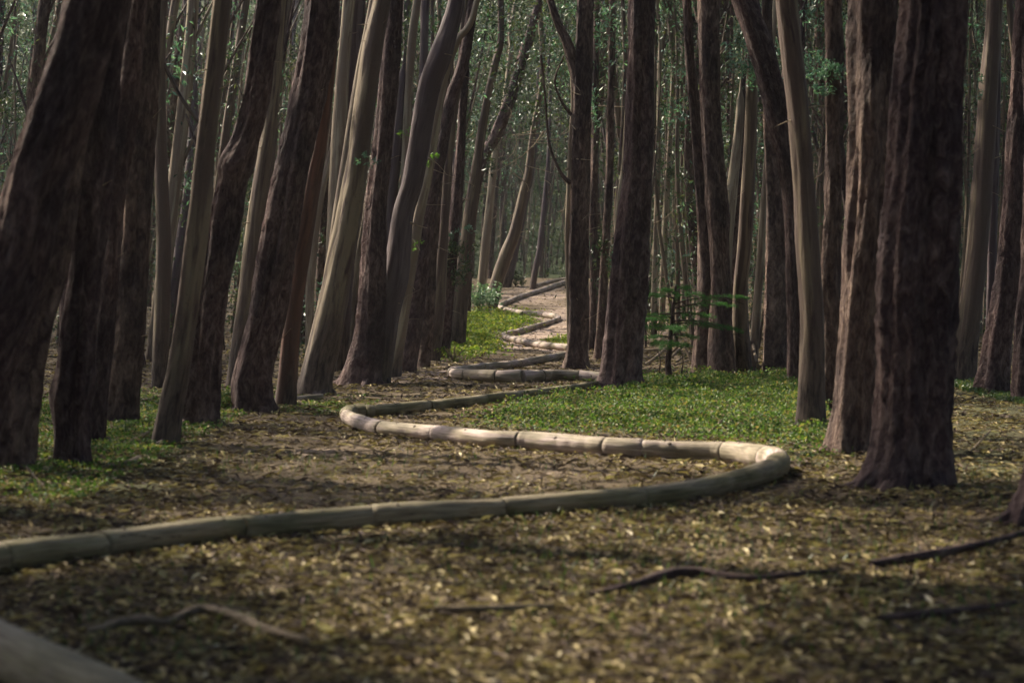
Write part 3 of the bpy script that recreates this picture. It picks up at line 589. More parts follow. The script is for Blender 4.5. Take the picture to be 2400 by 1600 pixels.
SUNNY = [(1330, 1045, 560, 36, .97), (1240, 880, 260, 24, .85), (1240, 765, 160, 60, .95), (1560, 960, 330, 55, .8), (1120, 1115, 480, 55, .88), (1230, 690, 140, 35, .7), (1050, 1235, 750, 50, .4), (360, 1110, 200, 50, .3), (1120, 800, 120, 50, .9)]
Sn = np.array(S)
def landing(P, h=0.0):
    g = P - Sn * ((P[:, 2:3] - h) / Sn[2])
    return g, proj(np.stack([g[:, 0], g[:, 1], terrain(g[:, 0], g[:, 1]) + h], 1))
def open_share(P):
    """chance that this bit of canopy is missing, from where its shade would land"""
    g, (px_, py_) = landing(P)
    o = np.full(len(P), .08)
    for cx, cy, rx, ry, k in SUNNY:
        d = ((px_ - cx) / rx) ** 2 + ((py_ - cy) / ry) ** 2
        o = np.maximum(o, k * np.clip(1.6 - d * .9, 0, 1) * (g[:, 1] > 7))
    front = (g[:, 1] < 19) & (py_ > 1230)
    o = np.where(front, np.minimum(o, .05), o)
    for h in (2.5, 5):          # gaps that let sun reach the sides of the middle distance trunks
        g, (px_, py_) = landing(P, h)
        o = np.maximum(o, .80 * np.clip(1.5 - ((px_ - 1180) / 850) ** 2, 0, 1) * (g[:, 1] > 24) * (g[:, 1] < 120))
    return np.clip(o, 0, 1)
def fine_dapple(P):
    """thinner leaves over the near foreground, thick over its left and right corners"""
    g, (px_, py_) = landing(P)
    k = np.clip(1.35 - ((px_ - 1250) / 1150) ** 2 - ((py_ - 1300) / 420) ** 2 * .5, 0, 1)
    return .80 * k * (g[:, 1] > 7) * (g[:, 1] < 20) * (py_ > 1200)
# foliage between the trunks
def foliage(name, label, nclump, ylo, yhi, zf, leafn, size, mat, crad, seed, skip=None):
    r_ = np.random.default_rng(seed); C = []
    while len(C) < nclump:
        y = r_.uniform(ylo, yhi); pxx = r_.uniform(-150, 2550); x = (pxx - 1200) / F * y
        z = zf(r_) * (2.5 + .14 * y)
        if y < 116 and 1040 < pxx < 1420 and z < 6.5 + .0 * y: continue
        if skip and skip(pxx, y, z): continue
        C.append((x, y, float(terrain(x, y)) + z))
    C = np.array(C); g_, (a_, b_) = landing(C)
    lit = (g_[:, 1] < 118) & (((a_ - 1260) / 260) ** 2 + ((b_ - 790) / 150) ** 2 < 1) & (r_.uniform(0, 1, nclump) < .9)
    C = C[~lit]; nclump = len(C); idx = np.repeat(np.arange(nclump), leafn); n = len(idx)
    k = 6; sub = r_.standard_normal((nclump, k, 3)) * .55; si = r_.integers(0, k, n)
    rad = r_.uniform(.5, 1.3, nclump)[idx][:, None] * crad * np.array([.8, .8, 1.2])
    P = C[idx] + (sub[idx, si] + .25 * r_.standard_normal((n, 3))) * rad
    V, Q = leaves(P, size * r_.uniform(.6, 1.3, n), .34, .5)
    return tag(link(name, mesh_np(name, V, Q, smooth=False), mat), label, "foliage", kind='stuff')
foliage("understorey_foliage", "dark green foliage hanging between the middle distance trunks", 2000, 50, 100, lambda r_: r_.uniform(0.02, 1.1), 70, .14, M['leaf'], 1.0, 21)
foliage("distant_foliage", "dense grey green foliage closing the wood far behind the trunks", 3000, 100, 190, lambda r_: r_.uniform(0, 1.1), 75, .26, M['leaf'], 1.9, 22)
foliage("teal_foliage", "blue green young gum leaves catching light deep in the wood", 430, 50, 130, lambda r_: r_.uniform(.1, 1.05), 60, .14, M['leaf_teal'], .8, 23)
foliage("far_wood", "mass of leaves on the slope closing off the view behind the wood", 1500, 185, 240, lambda r_: r_.uniform(-.1, 1.0), 60, .55, M['leaf'], 3.2, 24)

# ---------------------------------------------------------------- crowns and canopy (unseen above the frame; canopy added and thinned to shade the floor)
NC = 56000
C = np.stack([rg.uniform(-80, 60, NC), rg.uniform(-50, 215, NC), rg.uniform(12.5, 19.5, NC)], 1)
C[:, 0] += np.where(C[:, 1] > 110, (C[:, 1] - 110) * rg.uniform(-.2, .1, NC), 0)
C[:, 2] += np.clip(C[:, 1] - 60, 0, 200) * .13
keep = rg.uniform(0, 1, NC) > open_share(C) ** .8
keep &= (C[:, 1] < 130) | (rg.uniform(0, 1, NC) < .7)
dens = .5 + .5 * np.sin(C[:, 0] * .55 + 1.2) * np.sin(C[:, 1] * .42)   # natural gaps
keep &= rg.uniform(0, 1, NC) < .72 + .28 * dens
C = C[keep]
# unseen foliage added behind the camera and at the sides to block skylight
NW = 5500
Cw = np.stack([rg.uniform(-60, 60, NW), rg.uniform(-55, 60, NW), rg.uniform(0, 13, NW)], 1)
kw = (Cw[:, 1] < -14) | (Cw[:, 0] > 12 + .32 * np.clip(Cw[:, 1], 0, None)) | (Cw[:, 0] < -16 - .9 * np.clip(Cw[:, 1], 0, None))
C = np.vstack([C, Cw[kw]])
NX = 900  # extra unseen leaf clumps added to shade the near left and right corners
Gx = np.stack([np.where(rg.uniform(0, 1, NX) < .82, rg.uniform(-7, -1.1, NX), rg.uniform(1.6, 4.5, NX)), rg.uniform(2, 13.5, NX), np.zeros(NX)], 1)
Gx = Gx[(Gx[:, 0] > 0) | (Gx[:, 0] < -.6 - .07 * Gx[:, 1])]
C = np.vstack([C, Gx + Sn * (rg.uniform(13, 19, len(Gx)) / Sn[2])[:, None]])
LN = 12
idx = np.repeat(np.arange(len(C)), LN)
P = C[idx] + rg.standard_normal((len(idx), 3)) * np.array([.55, .55, .4])
kl = rg.uniform(0, 1, len(idx)) > fine_dapple(P); P = P[kl]; idx = idx[kl]
lsz = .64 * rg.uniform(.7, 1.3, len(idx))
tops = np.array([t[0][:2] for t in TREES]); d2 = ((C[:, None, :2] - tops[None]) ** 2).sum(-1)
own = np.where(d2.min(1) < 9, d2.argmin(1), -1)
for k, (tp, t, loc) in enumerate(TREES):
    sel = own[idx] == k
    if sel.sum() < 10: continue
    V, Q = leaves(P[sel] - loc, lsz[sel], .6, .2, .5)
    tag(link("crown", mesh_np("crown", V, Q, smooth=False), M['leaf'], t), kind='stuff')
sel = own[idx] == -1
V, Q = leaves(P[sel], lsz[sel], .6, .2, .5)
tag(link("shade_canopy", mesh_np("shade_canopy", V, Q, smooth=False), M['leaf']), "unseen leaf canopy and surrounding foliage of the eucalyptus wood, shaped to shade the floor", "canopy", kind='stuff')

# ---------------------------------------------------------------- the winding line of logs
LINE = [ # run, (x, base y, thickness px)
 (1, (-190, 1385, 76)), (1, (0, 1340, 69)), (1, (235, 1306, 60)), (1, (480, 1273, 56)), (1, (740, 1246, 53)), (1, (960, 1228, 50)), (1, (1200, 1213, 47)), (1, (1420, 1196, 46)), (1, (1600, 1175, 46)), (1, (1720, 1152, 49)), (1, (1785, 1134, 52)), (1, (1818, 1120, 52)),
 (2, (1823, 1107, 50)), (2, (1786, 1097, 46)), (2, (1703, 1084, 42)), (2, (1581, 1079, 40)), (2, (1435, 1070, 38)), (2, (1320, 1062, 38)), (2, (1239, 1054, 37)), (2, (1141, 1046, 33)), (2, (1024, 1032, 30)), (2, (897, 1021, 31)), (2, (845, 1008, 30)), (2, (817, 994, 28)),
 (3, (818, 982, 27)), (3, (850, 979, 26)), (3, (887, 977, 25)), (3, (968, 967, 23)), (3, (1050, 957, 21)), (3, (1136, 946, 20)), (3, (1250, 932, 18)), (3, (1365, 917, 17)), (3, (1430, 908, 17)), (3, (1466, 903, 18)),
 (4, (1468, 899, 19)), (4, (1402, 894, 21)), (4, (1290, 893, 23)), (4, (1223, 896, 26)), (4, (1167, 896, 25)), (4, (1094, 890, 22)), (4, (1062, 885, 19)),
 (5, (1062, 879, 17)), (5, (1090, 874, 16)), (5, (1134, 868, 16)), (5, (1201, 862, 16)), (5, (1268, 850, 15)), (5, (1330, 838, 14)), (5, (1350, 832, 14)),
 (6, (1350, 826, 14)), (6, (1330, 822, 14)), (6, (1268, 816, 14)), (6, (1223, 807, 13)), (6, (1187, 799, 12)), (6, (1179, 794, 11)),
 (7, (1184, 789, 11)), (7, (1210, 784, 11)), (7, (1245, 774, 11)), (7, (1290, 760, 10)), (7, (1308, 753, 10)),
 (8, (1306, 748, 10)), (8, (1283, 745, 11)), (8, (1245, 741, 11)), (8, (1223, 739, 10)), (8, (1190, 732, 10)), (8, (1172, 726, 10)),
 (9, (1172, 720, 9)), (9, (1190, 712, 9)), (9, (1223, 699, 9)), (9, (1268, 685, 9)), (9, (1312, 670, 9)), (9, (1335, 663, 9)),
 (10, (1345, 659, 8)), (10, (1320, 659, 7)), (10, (1290, 664, 7)), (10, (1258, 672, 6))]
LP = np.array([[*p, r] for r, p in LINE], float); DC = catmull(LP, 10)
runs = DC[:, 3]
W = []
for x, y, w, r in DC:
    b = unproj(x, y); W.append([b[0], b[1], b[2], w * (1.10 if r < 1.5 else 1.24) * b[1] / F / 2])
W = np.array(W); W[:, 3] = np.convolve(np.pad(W[:, 3], 6, mode='edge'), np.ones(13) / 13, 'valid')
W[:, 2] = terrain(W[:, 0], W[:, 1]) + W[:, 3] * .88
JO = [(1, 0), (1, 240), (1, 560), (1, 880), (1, 1180), (1, 1500), (1.3, 1818), (2, 1795), (2, 1706), (2, 1508), (2, 1422), (2, 1222), (2, 1018), (2, 901), (2.3, 822),
      (3, 872), (3, 1000), (3, 1137), (3, 1262), (3, 1380), (3.6, 1468), (4, 1353), (4, 1265), (4, 1224), (4, 1168), (4, 1092), (4.5, 1062), (5, 1130), (5, 1212), (5.4, 1350), (6, 1266), (6, 1228), (6.5, 1180), (7, 1250), (7.5, 1308), (8, 1276), (8, 1230), (8.5, 1171), (9, 1228), (9, 1285), (9.6, 1340)]
cut = []
for r, x in JO:
    m_ = np.abs(runs - r) < .62; c_ = np.where(m_, np.abs(DC[:, 0] - x) + 60 * np.abs(runs - r), 1e9); cut.append(int(np.argmin(c_)))
cut = sorted(set([0] + cut + [len(W) - 1])); cut = [c for k, c in enumerate(cut) if k == 0 or c - cut[k - 1] > 1]
ROWS = ["front run crossing the whole foreground", "pale sunlit run above the front one", "run going right toward the big black tree", "pale run ending at the big black tree's foot", "run toward the central forked tree", "short pale run left of the central tree", "run above the short pale one", "far pale zigzag run beside the bright grass", "run climbing to the crest", "topmost run on the crest"]
ORD = ["first", "second", "third", "fourth", "fifth", "sixth", "seventh", "eighth", "ninth"]
byrun = {}
for a, b in zip(cut[:-1], cut[1:]):
    byrun.setdefault(int(round(runs[(a + b) // 2] + 1e-6)), []).append((a, b))
for r, segs in sorted(byrun.items()):
    segs = sorted(segs, key=lambda s: DC[(s[0] + s[1]) // 2, 0])
    for k, (a, b) in enumerate(segs):
        L = W[a:b + 1].copy(); mid = L[len(L) // 2]
        if len(L) < 4: L = np.stack([np.interp(np.linspace(0, 1, 6), np.linspace(0, 1, len(L)), L[:, q]) for q in range(4)], 1)
        ch = L[0, :3] + (L[-1, :3] - L[0, :3]) * np.linspace(0, 1, len(L))[:, None]
        if np.abs(L[:, :2] - ch[:, :2]).max() < .30: L[:, :2] = .75 * L[:, :2] + .25 * ch[:, :2]     # real logs are straighter than the line
        L, s_ = resample(L, max(.05, .0012 * mid[1]))
        loc = np.array([mid[0], mid[1], mid[2] - mid[3]])
        gap = .002 + .00002 * mid[1]; T0 = unit(L[1, :3] - L[0, :3]); T1 = unit(L[-1, :3] - L[-2, :3])
        L[0, :3] += T0 * gap; L[-1, :3] -= T1 * gap
        kk = .45; k0, k1 = 1 + kk * rnd.uniform(-.06, .07), 1 + kk * rnd.uniform(-.09, .03); e = np.minimum(s_, s_[-1] - s_)
        rad = L[:, 3] * np.linspace(k0, k1, len(L)) * (1 - .02 * np.exp(-e / .02)) * (1 + .025 * np.sin(s_ * 2.3 + k * 2) + .015 * np.sin(s_ * 6.1 + k))
        off = np.array([rnd.uniform(-.006, .006), rnd.uniform(-.006, .006), rnd.uniform(-.004, .005)])
        V, Q, uv = tube(L[:, :3] - loc + off, rad, 24, .012, rnd.randrange(9999), caps=True, ridges=(2, 3, 7))
        o = link("log", mesh_np("log", V, Q, uv), M['log_shaded' if r in (1, 3) else 'log'], loc=loc)
        lab = f"{ORD[k]} log from the left in the {ROWS[r - 1]}"
        if len(segs) == 1: lab = f"single log of the {ROWS[r - 1]}"
        tag(o, lab, "log", "logs laid end to end in the winding line")
        # knots and splits
        if r <= 5 and len(L) > 12:
            for q in range(rnd.randint(1, 2)):
                c = rnd.randrange(4, len(L) - 4); ph = rnd.uniform(-.9, .7)
                T = unit(L[c + 1, :3] - L[c - 1, :3]); up = np.array([0, 0, 1.]); sd = unit(np.cross(T, up))
                if sd[1] > 0: sd = -sd
                dr = unit(up * math.cos(ph) + sd * abs(math.sin(ph)) + 0)
                p = L[c, :3] - loc + off + dr * rad[c] * .93; rr = rad[c] * rnd.uniform(.14, .22)
                V, Q, uv = tube(np.array([p, p + dr * rr * .3, p + dr * rr * .7]), np.array([rr * 1.2, rr, rr * .45]), 10, .08, c, caps=True, ridges=(2, 3))
                link("knot", mesh_np("knot", V, Q, uv), M['knot'], o)

def lying(name, label, pts, mat='dead', n=8, rough=.05, lift=.0, cat="branch", side=()):
    """a stick or log lying on the ground, given by points on the ground (x, y, thickness px[, height m])"""
    pp = [(*p, 0) if len(p) == 3 else p for p in pts]; Wp = []
    for x, y, w, h in pp:
        b = unproj(x, y); r = w * b[1] / F / 2
        if h: b0 = unproj(x, y + h * F / b[1] * .98); b = np.array([b0[0], b0[1], b0[2] + h])
        r *= 1.35 if cat == 'root' else 1.0
        Wp.append([b[0], b[1], b[2] + (0 if h else r * .7) + lift + (.03 if cat == 'root' else .01), r])
    Wp = catmull(np.array(Wp), 6); Wp, _ = resample(Wp, max(.04, np.ptp(Wp[:, 0]) / 60)); loc = Wp[len(Wp) // 2, :3].copy(); loc[2] = float(terrain(loc[0], loc[1]))
    V, Q, uv = tube(Wp[:, :3] - loc, Wp[:, 3], n, rough, rnd.randrange(999), caps=True)
    o = link(name, mesh_np(name, V, Q, uv), M[mat], loc=loc); tag(o, label, cat)
    return o
lying("fallen_log", "thick dark log cut off by the bottom left corner, out of focus", [(-420, 1440, 118), (-180, 1500, 130), (30, 1600, 140), (250, 1700, 150), (420, 1790, 158)], 'log_deep_shade', 24, .015, cat="log")
lying("fallen_log", "short grey log lying at the foot of the long leaning olive trunk", [(692, 941, 14), (722, 939, 15), (756, 936, 15)], 'log', 12, .03, cat="log")
lying("fallen_log", "short mossy log on the green patch at left, under the smooth olive trunk", [(228, 1104, 8), (270, 1097, 14), (308, 1092, 17), (326, 1084, 18)], 'dead', 12, .06, cat="log")
lying("fallen_branch", "thin pale stick beside the foot of the leftmost trunk", [(62, 1098, 5, .12), (82, 1120, 5, .05), (103, 1142, 5)], 'twig')
lying("fallen_branch", "curved dead stick at the foot of the broad brown trunk at left", [(240, 985, 7, .1), (258, 1000, 7), (275, 1008, 5)], 'dead')
lying("fallen_branch", "dark stick lying right of the broad brown trunk at left", [(255, 995, 5), (280, 1004, 6), (300, 1010, 5)], 'dead')
lying("fallen_branch", "pale stick slanting between the broad brown trunk and the smooth olive one", [(283, 1042, 5), (320, 1028, 6, .04), (350, 1014, 5, .08)], 'twig')
lying("fallen_branch", "short stick behind the slender pale trunk at left", [(330, 942, 5), (356, 936, 6), (376, 930, 5)], 'twig')
lying("fallen_branch", "thin dark stick on the lower edge of the left green patch", [(195, 1134, 4), (225, 1133, 5), (252, 1131, 4)], 'dead')
lying("fallen_branch", "long thin pale stick at the right edge of the left green patch", [(392, 1128, 4), (430, 1126, 5), (470, 1131, 4)], 'twig')
lying("surface_root", "crooked blurred root arching out of the litter left in the foreground", [(200, 1500, 12), (290, 1478, 16), (340, 1466, 18, .03), (385, 1478, 12), (440, 1455, 14), (480, 1438, 15, .03), (560, 1465, 16), (620, 1492, 15), (720, 1520, 12)], 'twig', cat="root")
lying("surface_root", "long dark root lying across the middle foreground right of centre", [(1380, 1410, 10), (1480, 1388, 14), (1570, 1364, 20), (1640, 1360, 18), (1740, 1370, 12), (1850, 1362, 12), (1960, 1352, 9)], 'rough', cat="root")
lying("surface_root", "dark root running from the right foreground toward the right edge tree", [(2040, 1338, 14), (2140, 1325, 20), (2240, 1306, 17), (2340, 1280, 12), (2440, 1250, 12)], 'rough', cat="root")
lying("surface_root", "faint low root near the bottom right corner", [(2060, 1465, 10), (2160, 1460, 16), (2270, 1446, 12), (2380, 1430, 9)], 'rough', cat="root")
lying("surface_root", "blurred root at the bottom centre of the picture", [(1020, 1440, 10), (1110, 1446, 14), (1240, 1440, 12), (1300, 1436, 9)], 'dead', cat="root")
lying("fallen_branch", "forked pale stick near the foot of the right edge tree", [(2280, 1245, 8), (2320, 1252, 7), (2350, 1262, 7)], 'twig')
lying("fallen_branch", "dead pale branch sticking up out of the right green patch", [(1660, 1022, 8), (1675, 1005, 6, .08), (1692, 990, 5, .16)], 'twig')
lying("fallen_branch", "pale stick at the foot of the big black tree, beside the line", [(1415, 918, 4), (1425, 922, 5), (1438, 926, 4)], 'twig')
lying("fallen_branch", "pale stick in the dark greenery right of the double giant", [(2268, 1068, 4), (2295, 1040, 5, .1), (2322, 1015, 4, .2)], 'dead')
lying("fallen_branch", "broken bright stick on the dark greenery near the right edge", [(2345, 978, 7), (2365, 983, 8), (2375, 984, 6)], 'twig')
lying("fallen_branch", "thin branch leaning down from the bright pale slim trunk", [(1746, 765, 4, 1.0), (1758, 800, 5, .75), (1772, 850, 6, .35), (1782, 880, 6)], 'twig')
lab = ["longest dead branch leaning in the pile behind the young fir, pointing down left", "dead branch lying flat at the left of the pile behind the fir", "lower flat branch left of the young fir", "pale sunlit branch in the pile right of the fir's stem", "short pale branch at the right end of the pile behind the fir", "arched branch on top of the pile behind the fir", "thin branch between the big black tree and the pile", "pale branch low at the right of the pile behind the fir"]
pl = [[(1512, 857, 6), (1540, 836, 6, .15), (1575, 808, 5, .4)], [(1502, 822, 5), (1540, 820, 5, .05), (1572, 818, 4, .05)], [(1500, 842, 5), (1530, 840, 5), (1560, 838, 4)], [(1575, 838, 5, .1), (1592, 822, 5, .25), (1612, 812, 4, .3)], [(1585, 850, 5), (1600, 838, 5, .1), (1616, 826, 4, .2)], [(1572, 830, 5, .2), (1600, 815, 5, .4), (1620, 850, 5)], [(1378, 862, 4), (1400, 858, 4), (1416, 857, 4)], [(1580, 858, 4), (1600, 850, 5, .05), (1615, 846, 4, .08)]]
for l, p in zip(lab, pl): lying("fallen_branch", l, p, rnd.choice(['twig', 'dead', 'twig']))

# ---------------------------------------------------------------- young fir, shrubs
b = unproj(1570, 897); D = b[1]; s = D / F
fir = empty("young_fir", b); tag(fir, "small young fir with flat feathery boughs growing right of the big black tree", "fir")
P = np.array([at_depth(x, y, D) for x, y in ((1573, 900), (1566, 860), (1570, 812), (1574, 760), (1580, 710), (1584, 670))])
P = catmull(P, 5); V, Q, uv = tube(P - b, np.linspace(8 * s, 2.2 * s, len(P)), 10, .06, 5); link("trunk", mesh_np("trunk", V, Q, uv), M['rough'], fir)
BO = [((1570, 800), (1528, 806), .1), ((1570, 805), (1620, 812), -.2), ((1572, 790), (1500, 792), -.1), ((1574, 785), (1628, 790), .15), ((1574, 770), (1512, 765), .2), ((1575, 760), (1690, 766), -.15), ((1576, 752), (1740, 778), -.3), ((1576, 745), (1506, 752), -.25), ((1578, 738), (1520, 742), .3), ((1578, 735), (1668, 742), .2), ((1580, 722), (1718, 716), .1), ((1580, 712), (1745, 697), -.1), ((1581, 700), (1520, 690), .1), ((1582, 696), (1640, 690), -.3), ((1583, 690), (1548, 678), -.2), ((1583, 684), (1610, 672), .2), ((1572, 798), (1560, 815), -.4), ((1574, 768), (1590, 775), -.5)]
for (x0, y0), (x1, y1), dy in BO:
    p0 = at_depth(x0, y0, D); p1 = at_depth(x1, y1, D + dy * 2.2); L = np.linalg.norm(p1 - p0); t = np.linspace(0, 1, 10)[:, None]
    B = p0 + (p1 - p0) * t + np.array([0, 0, .12 * L]) * (t * (1 - t) * 2) - np.array([0, 0, .10 * L]) * t ** 3
    V, Q, uv = tube(B - b, np.linspace(2.2 * s, .7 * s, 10), 5); br = link("bough", mesh_np("bough", V, Q, uv), M['rough'], fir)
    dirv = unit(p1 - p0); sd = unit(np.cross(dirv, [0, 0, 1.])); C_ = []; Dr = []
    ns_t = int(12 + L * 24)
    for q in range(ns_t):
        tt = rnd.uniform(.15, 1); c0 = p0 + (p1 - p0) * tt + np.array([0, 0, .24 * L * tt * (1 - tt)])
        sg = rnd.choice((-1, 1)); LL = .30 * (1.15 - tt) * min(1, L * 1.4) + .05; tw = unit(dirv * .8 + sd * sg + np.array([0, 0, rnd.uniform(-.45, .12)]))
        for w in np.linspace(.1, 1, 11):
            for s2 in (-1, 1):
                C_.append(c0 + tw * LL * w + np.array([0, 0, -.05 * LL * w])); Dr.append(tw * .8 + s2 * unit(np.cross(tw, [0, 0, 1.])))
    V, Q = leaves(np.array(C_) - b + rg.standard_normal((len(C_), 3)) * .018, .06, .15, .1, .5, np.array(Dr), .05)
    tag(link("needles", mesh_np("needles", V, Q, smooth=False), M['needle'], br), kind='stuff')
for x, lab2 in ((1545, "thin bare seedling stem left of the young fir's stem"), (1598, "thin bare seedling stem right of the young fir's stem")):
    b2 = unproj(x + 3, 884 if x < 1560 else 897); o = empty("seedling", b2); tag(o, lab2, "seedling")
    P = catmull(np.array([at_depth(x + q, y, b2[1]) for q, y in ((2, 898 if x > 1560 else 886), (0, 870), (3, 845), (-3, 822))]), 4)
    V, Q, uv = tube(P - b2, np.linspace(.02, .008, len(P)), 6); link("stem", mesh_np("stem", V, Q, uv), M['rough'], o)
    tag(link("leafy_twig", spray_mesh("leafy_twig", P[-3] - b2, (.09, .09, .16), 60, .05), M['ivy_dark'], o), kind='stuff')

def shrub(name, label, px_, py_, rx, ry, n, mk, size, stems=7, stem_mat='rough'):
    b = unproj(px_, py_); s = b[1] / F; o = empty(name, b); tag(o, label, "shrub")
    for k in range(stems):
        a = rnd.uniform(-1, 1); t = np.linspace(0, 1, 6)
        P = np.stack([a * rx * s * .9 * t ** 1.2, rnd.uniform(-.5, .5) * rx * s * t, ry * s * 1.7 * t * (1 - .3 * abs(a))], 1)
        V, Q, uv = tube(P, .012 * (1 - .7 * t) + .002 * s * 100, 5); link("stem", mesh_np("stem", V, Q, uv), M[stem_mat], o)
    if n:
        tag(link("foliage", spray_mesh("foliage", np.array([0, 0, ry * s]), (rx * s * 1.25, rx * s, ry * s * 1.1), n, size, .42, .2), M[mk], o), kind='stuff')
    return o
shrub("silver_bush", "bushy shrub with silvery green leaves at the top of the bright far grass", 1124, 732, 36, 34, 900, 'leaf_silver', .14)
shrub("twiggy_bush", "bare twiggy bush with a few yellow leaves at the left foot of the far grass", 1062, 846, 30, 22, 140, 'ivy_bright', .09, 16, 'dead')
shrub("round_bush", "small round green bush on the crest left of the lone thin trunk", 1208, 672, 14, 15, 260, 'leaf', .16)
shrub("dark_bush", "low dark bush between two rough trunks at left", 532, 962, 30, 26, 420, 'ivy', .06)
shrub("dark_bush", "dark leafy tuft at the foot of the broad brown trunk at left", 300, 1012, 26, 14, 240, 'ivy_dark', .05)
shrub("leafy_bush", "green bush in the gap behind the reddish trunk", 738, 840, 34, 60, 520, 'leaf', .1)
shrub("leafy_bush", "green bush showing right of the stout rough trunk, behind it", 950, 800, 22, 50, 320, 'leaf', .1)
shrub("leafy_bush", "bright green bush between the big black tree and the fir", 1530, 790, 22, 26, 420, 'ivy', .09)
shrub("leafy_bush", "small green sprig left of the big black tree's foot", 1412, 790, 18, 14, 120, 'ivy', .08)
shrub("dark_bush", "dark tuft at the foot of the smooth grey trunk on the right green patch", 1905, 1034, 30, 12, 260, 'ivy_dark', .05)
shrub("leafy_bush", "teal leaved shrub deep in the wood under the fir's left boughs", 1528, 700, 20, 26, 240, 'leaf_teal', .12)

# ---------------------------------------------------------------- ground cover, grass, leaf litter
def scatter(poly, n, jit=6):
    xs = [p[0] for p in poly]; yz = [p[1] for p in poly]; out = []
    lo = unproj((min(xs) + max(xs)) / 2, max(yz))[1] * .97; hi = unproj((min(xs) + max(xs)) / 2, min(yz))[1] * 1.03
    while sum(map(len, out)) < n:
        y = rg.uniform(lo, hi, 20000); x = rg.uniform((min(xs) - 1260) / F * hi, (max(xs) - 1140) / F * hi, 20000)
        z = terrain(x, y); a, c = proj(np.stack([x, y, z], 1))
        k = inpoly(a + jit * 3 * np.sin(y * 3 + x * 2) + jit * 6 * rg.standard_normal(len(a)), c + jit * np.sin(x * 4.1 + y) + jit * 1.6 * rg.standard_normal(len(a)), poly)
        if k.sum() == 0: break
        out.append(np.stack([x, y, z], 1)[k])
    return np.vstack(out)[:n]
def cover(name, label, poly, n, size, hmax, mat, jit=6, name_fade=False):
    P = scatter(poly, n, jit); P = P[np.lexsort((P[:, 0],))]; lum = .5 + .3 * np.sin(P[:, 0] * 2.1 + np.sin(P[:, 1] * 1.3) * 2) * np.sin(P[:, 1] * 1.1 + P[:, 0] * .7) + .25 * np.sin(P[:, 0] * 7.3 + 2 * np.sin(P[:, 1] * 2.9)) * np.sin(P[:, 1] * 3.7 + P[:, 0] * 2); lum = np.clip(lum, 0, 1)
    if name_fade: qa, qb = proj(P); lum = lum * np.clip((qa - 1060) / 420, .12, 1) * np.clip((1075 - qb) / 45, .3, 1)
    P[:, 2] += rg.uniform(0, 1, len(P)) ** .8 * hmax * (.35 + .65 * lum)
    keep = rg.uniform(0, 1, len(P)) < .12 + .95 * lum; P = P[keep]
    V, Q = leaves(P, size * rg.uniform(.5, 1.6, len(P)), .62, .05, .4)
    return tag(link(name, mesh_np(name, V, Q, smooth=False), M[mat]), label, "ground cover", kind='stuff')
cover("ground_cover", "bright green ivy and weeds carpeting the ground right of the log line", GREEN['right'], 64000, .045, .26, 'ivy', 6, True)
cover("ground_cover", "green weeds carpeting the ground under the left trunks", GREEN['left'], 34000, .045, .09, 'ivy', 12)
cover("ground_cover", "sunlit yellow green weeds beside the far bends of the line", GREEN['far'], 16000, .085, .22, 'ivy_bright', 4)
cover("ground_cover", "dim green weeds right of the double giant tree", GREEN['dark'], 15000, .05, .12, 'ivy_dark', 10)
cover("ground_cover", "thin strip of weeds along the path by the short grey log", GREEN['strip'], 3500, .04, .05, 'ivy', 6)
cover("ground_cover", "yellow tufts left of the central forked tree", GREEN['tuft'], 1200, .08, .08, 'ivy_bright', 2)

# leaf litter: denser towards the camera
NL = 190000
y = 7.5 * (108 / 7.5) ** (rg.uniform(0, 1, NL) ** 1.12); x = rg.uniform(-.30, .30, NL) * y + rg.uniform(-1, 1, NL)
z = terrain(x, y); px_, py_ = proj(np.stack([x, y, z], 1))
path = inpoly(px_, py_, [(560, 1040), (900, 1050), (1500, 1110), (1450, 1150), (900, 1170), (480, 1200)]) & (rg.uniform(0, 1, NL) < .45)
farp = (y > 50) & (rg.uniform(0, 1, NL) < .6) & (px_ > 1140) & (px_ < 1340)
inl = np.zeros(NL, bool)
for pl_ in (GREEN['right'],): inl |= inpoly(px_, py_, pl_) & (rg.uniform(0, 1, NL) < .25)
patchy = rg.uniform(0, 1, NL) < .78 + .25 * np.sin(x * 1.9 + np.sin(y * 1.1)) * np.sin(y * 1.5 + x)
k = ~(path | farp | inl) & patchy
x, y, z = x[k], y[k], z[k]; n = len(x)
P = np.stack([x, y, z + .012 + rg.uniform(0, .03, n)], 1)
V, Q = leaves(P, (.035 + .11 * rg.uniform(0, 1, n) ** 1.6 + .06 * (rg.uniform(0, 1, n) < .04)) * (1 + y / 120), .24, 0, .86, None, .12)
tag(link("leaf_litter", mesh_np("leaf_litter", V, Q, smooth=False), M['litter']), "dry curled gum leaves littering the whole forest floor", "leaf litter", kind='stuff')
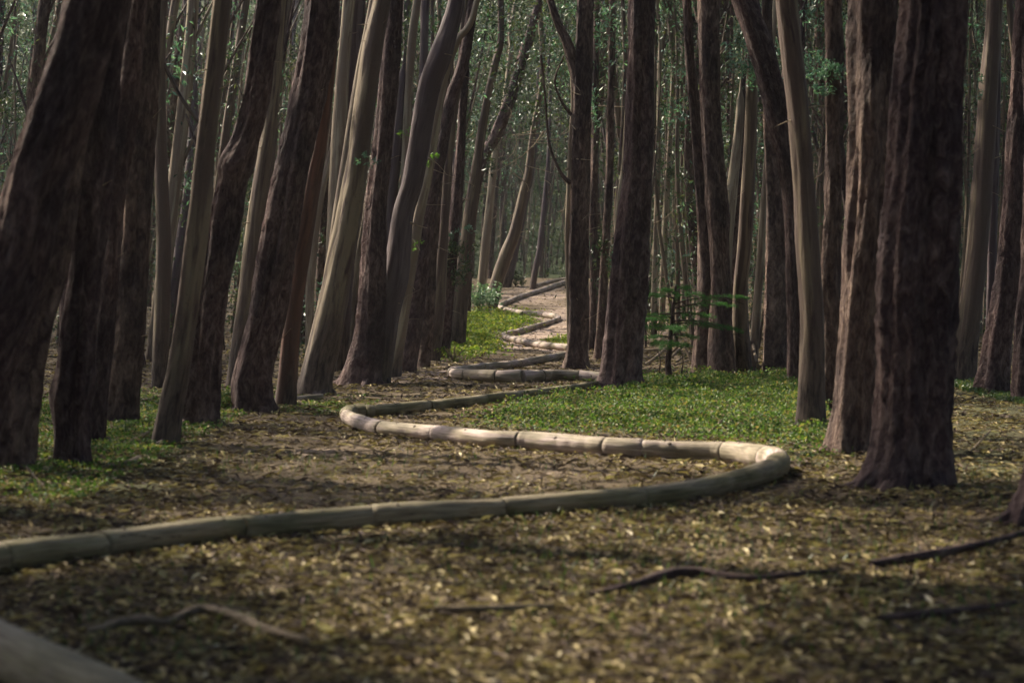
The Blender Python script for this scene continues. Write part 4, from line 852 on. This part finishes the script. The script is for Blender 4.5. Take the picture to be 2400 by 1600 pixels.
# bark strips and twiglets in the litter
parts = []
for k in range(1500):
    y0 = 8 * (60 / 8) ** rnd.random(); x0 = rnd.uniform(-.27, .27) * y0; a = rnd.uniform(0, math.pi); L = rnd.uniform(.12, .6); t = np.linspace(0, 1, 5)
    xx = x0 + math.cos(a) * L * t + .03 * np.sin(t * 5 + k); yy = y0 + math.sin(a) * L * t
    parts.append(tube(np.stack([xx, yy, terrain(xx, yy) + .018 + .02 * np.sin(t * 3)], 1), np.full(5, rnd.uniform(.003, .009)) * (1 - .5 * t), 4))
V, Q, U = join_parts(parts)
tag(link("litter_twigs", mesh_np("litter_twigs", V, Q, U), M['dead']), "small twigs and bark strips scattered in the leaf litter", "twigs", kind='stuff')
# sparse grass blades rising from the litter in front
n = 5200; y = rg.uniform(11, 24, n); x = rg.uniform(-.22, .24, n) * y
k = rg.uniform(0, 1, n) < .15 + .85 * np.clip(np.sin(x * .8 + .5) * np.sin(y * .5 + x * .3) + (x > 0) * .35, 0, 1); x, y = x[k], y[k]
C_ = np.stack([x, y, terrain(x, y) + .045], 1); dr = np.tile(np.array([0, 0, 1.3]), (len(C_), 1))
V, Q = leaves(C_, rg.uniform(.06, .14, len(C_)), .09, 0, 0, dr, .12)
tag(link("grass_blades", mesh_np("grass_blades", V, Q, smooth=False), M['ivy_dark']), "sparse grass blades poking through the litter in the foreground", "grass", kind='stuff')

# ---------------------------------------------------------------- haze in the wood
HAZE = 0.00018
if HAZE > 0:
    hv = np.array([[sx, sy, sz] for sx in (-330, 330) for sy in (-60, 620) for sz in (-3, 125)], float)
    hq = np.array([[0, 1, 3, 2], [4, 6, 7, 5], [0, 4, 5, 1], [2, 3, 7, 6], [0, 2, 6, 4], [1, 5, 7, 3]])
    m = bpy.data.materials.new("haze_air"); m.use_nodes = True; m.node_tree.nodes.remove(m.node_tree.nodes["Principled BSDF"])
    pv = m.node_tree.nodes.new("ShaderNodeVolumePrincipled"); pv.inputs["Density"].default_value = HAZE; pv.inputs["Color"].default_value = (.95, .93, .86, 1); pv.inputs["Anisotropy"].default_value = .3
    m.node_tree.links.new(pv.outputs[0], m.node_tree.nodes["Material Output"].inputs["Volume"])
    tag(link("haze", mesh_np("haze", hv, hq, smooth=False), m), "thin pale haze filling the air of the wood", "haze", kind='stuff')
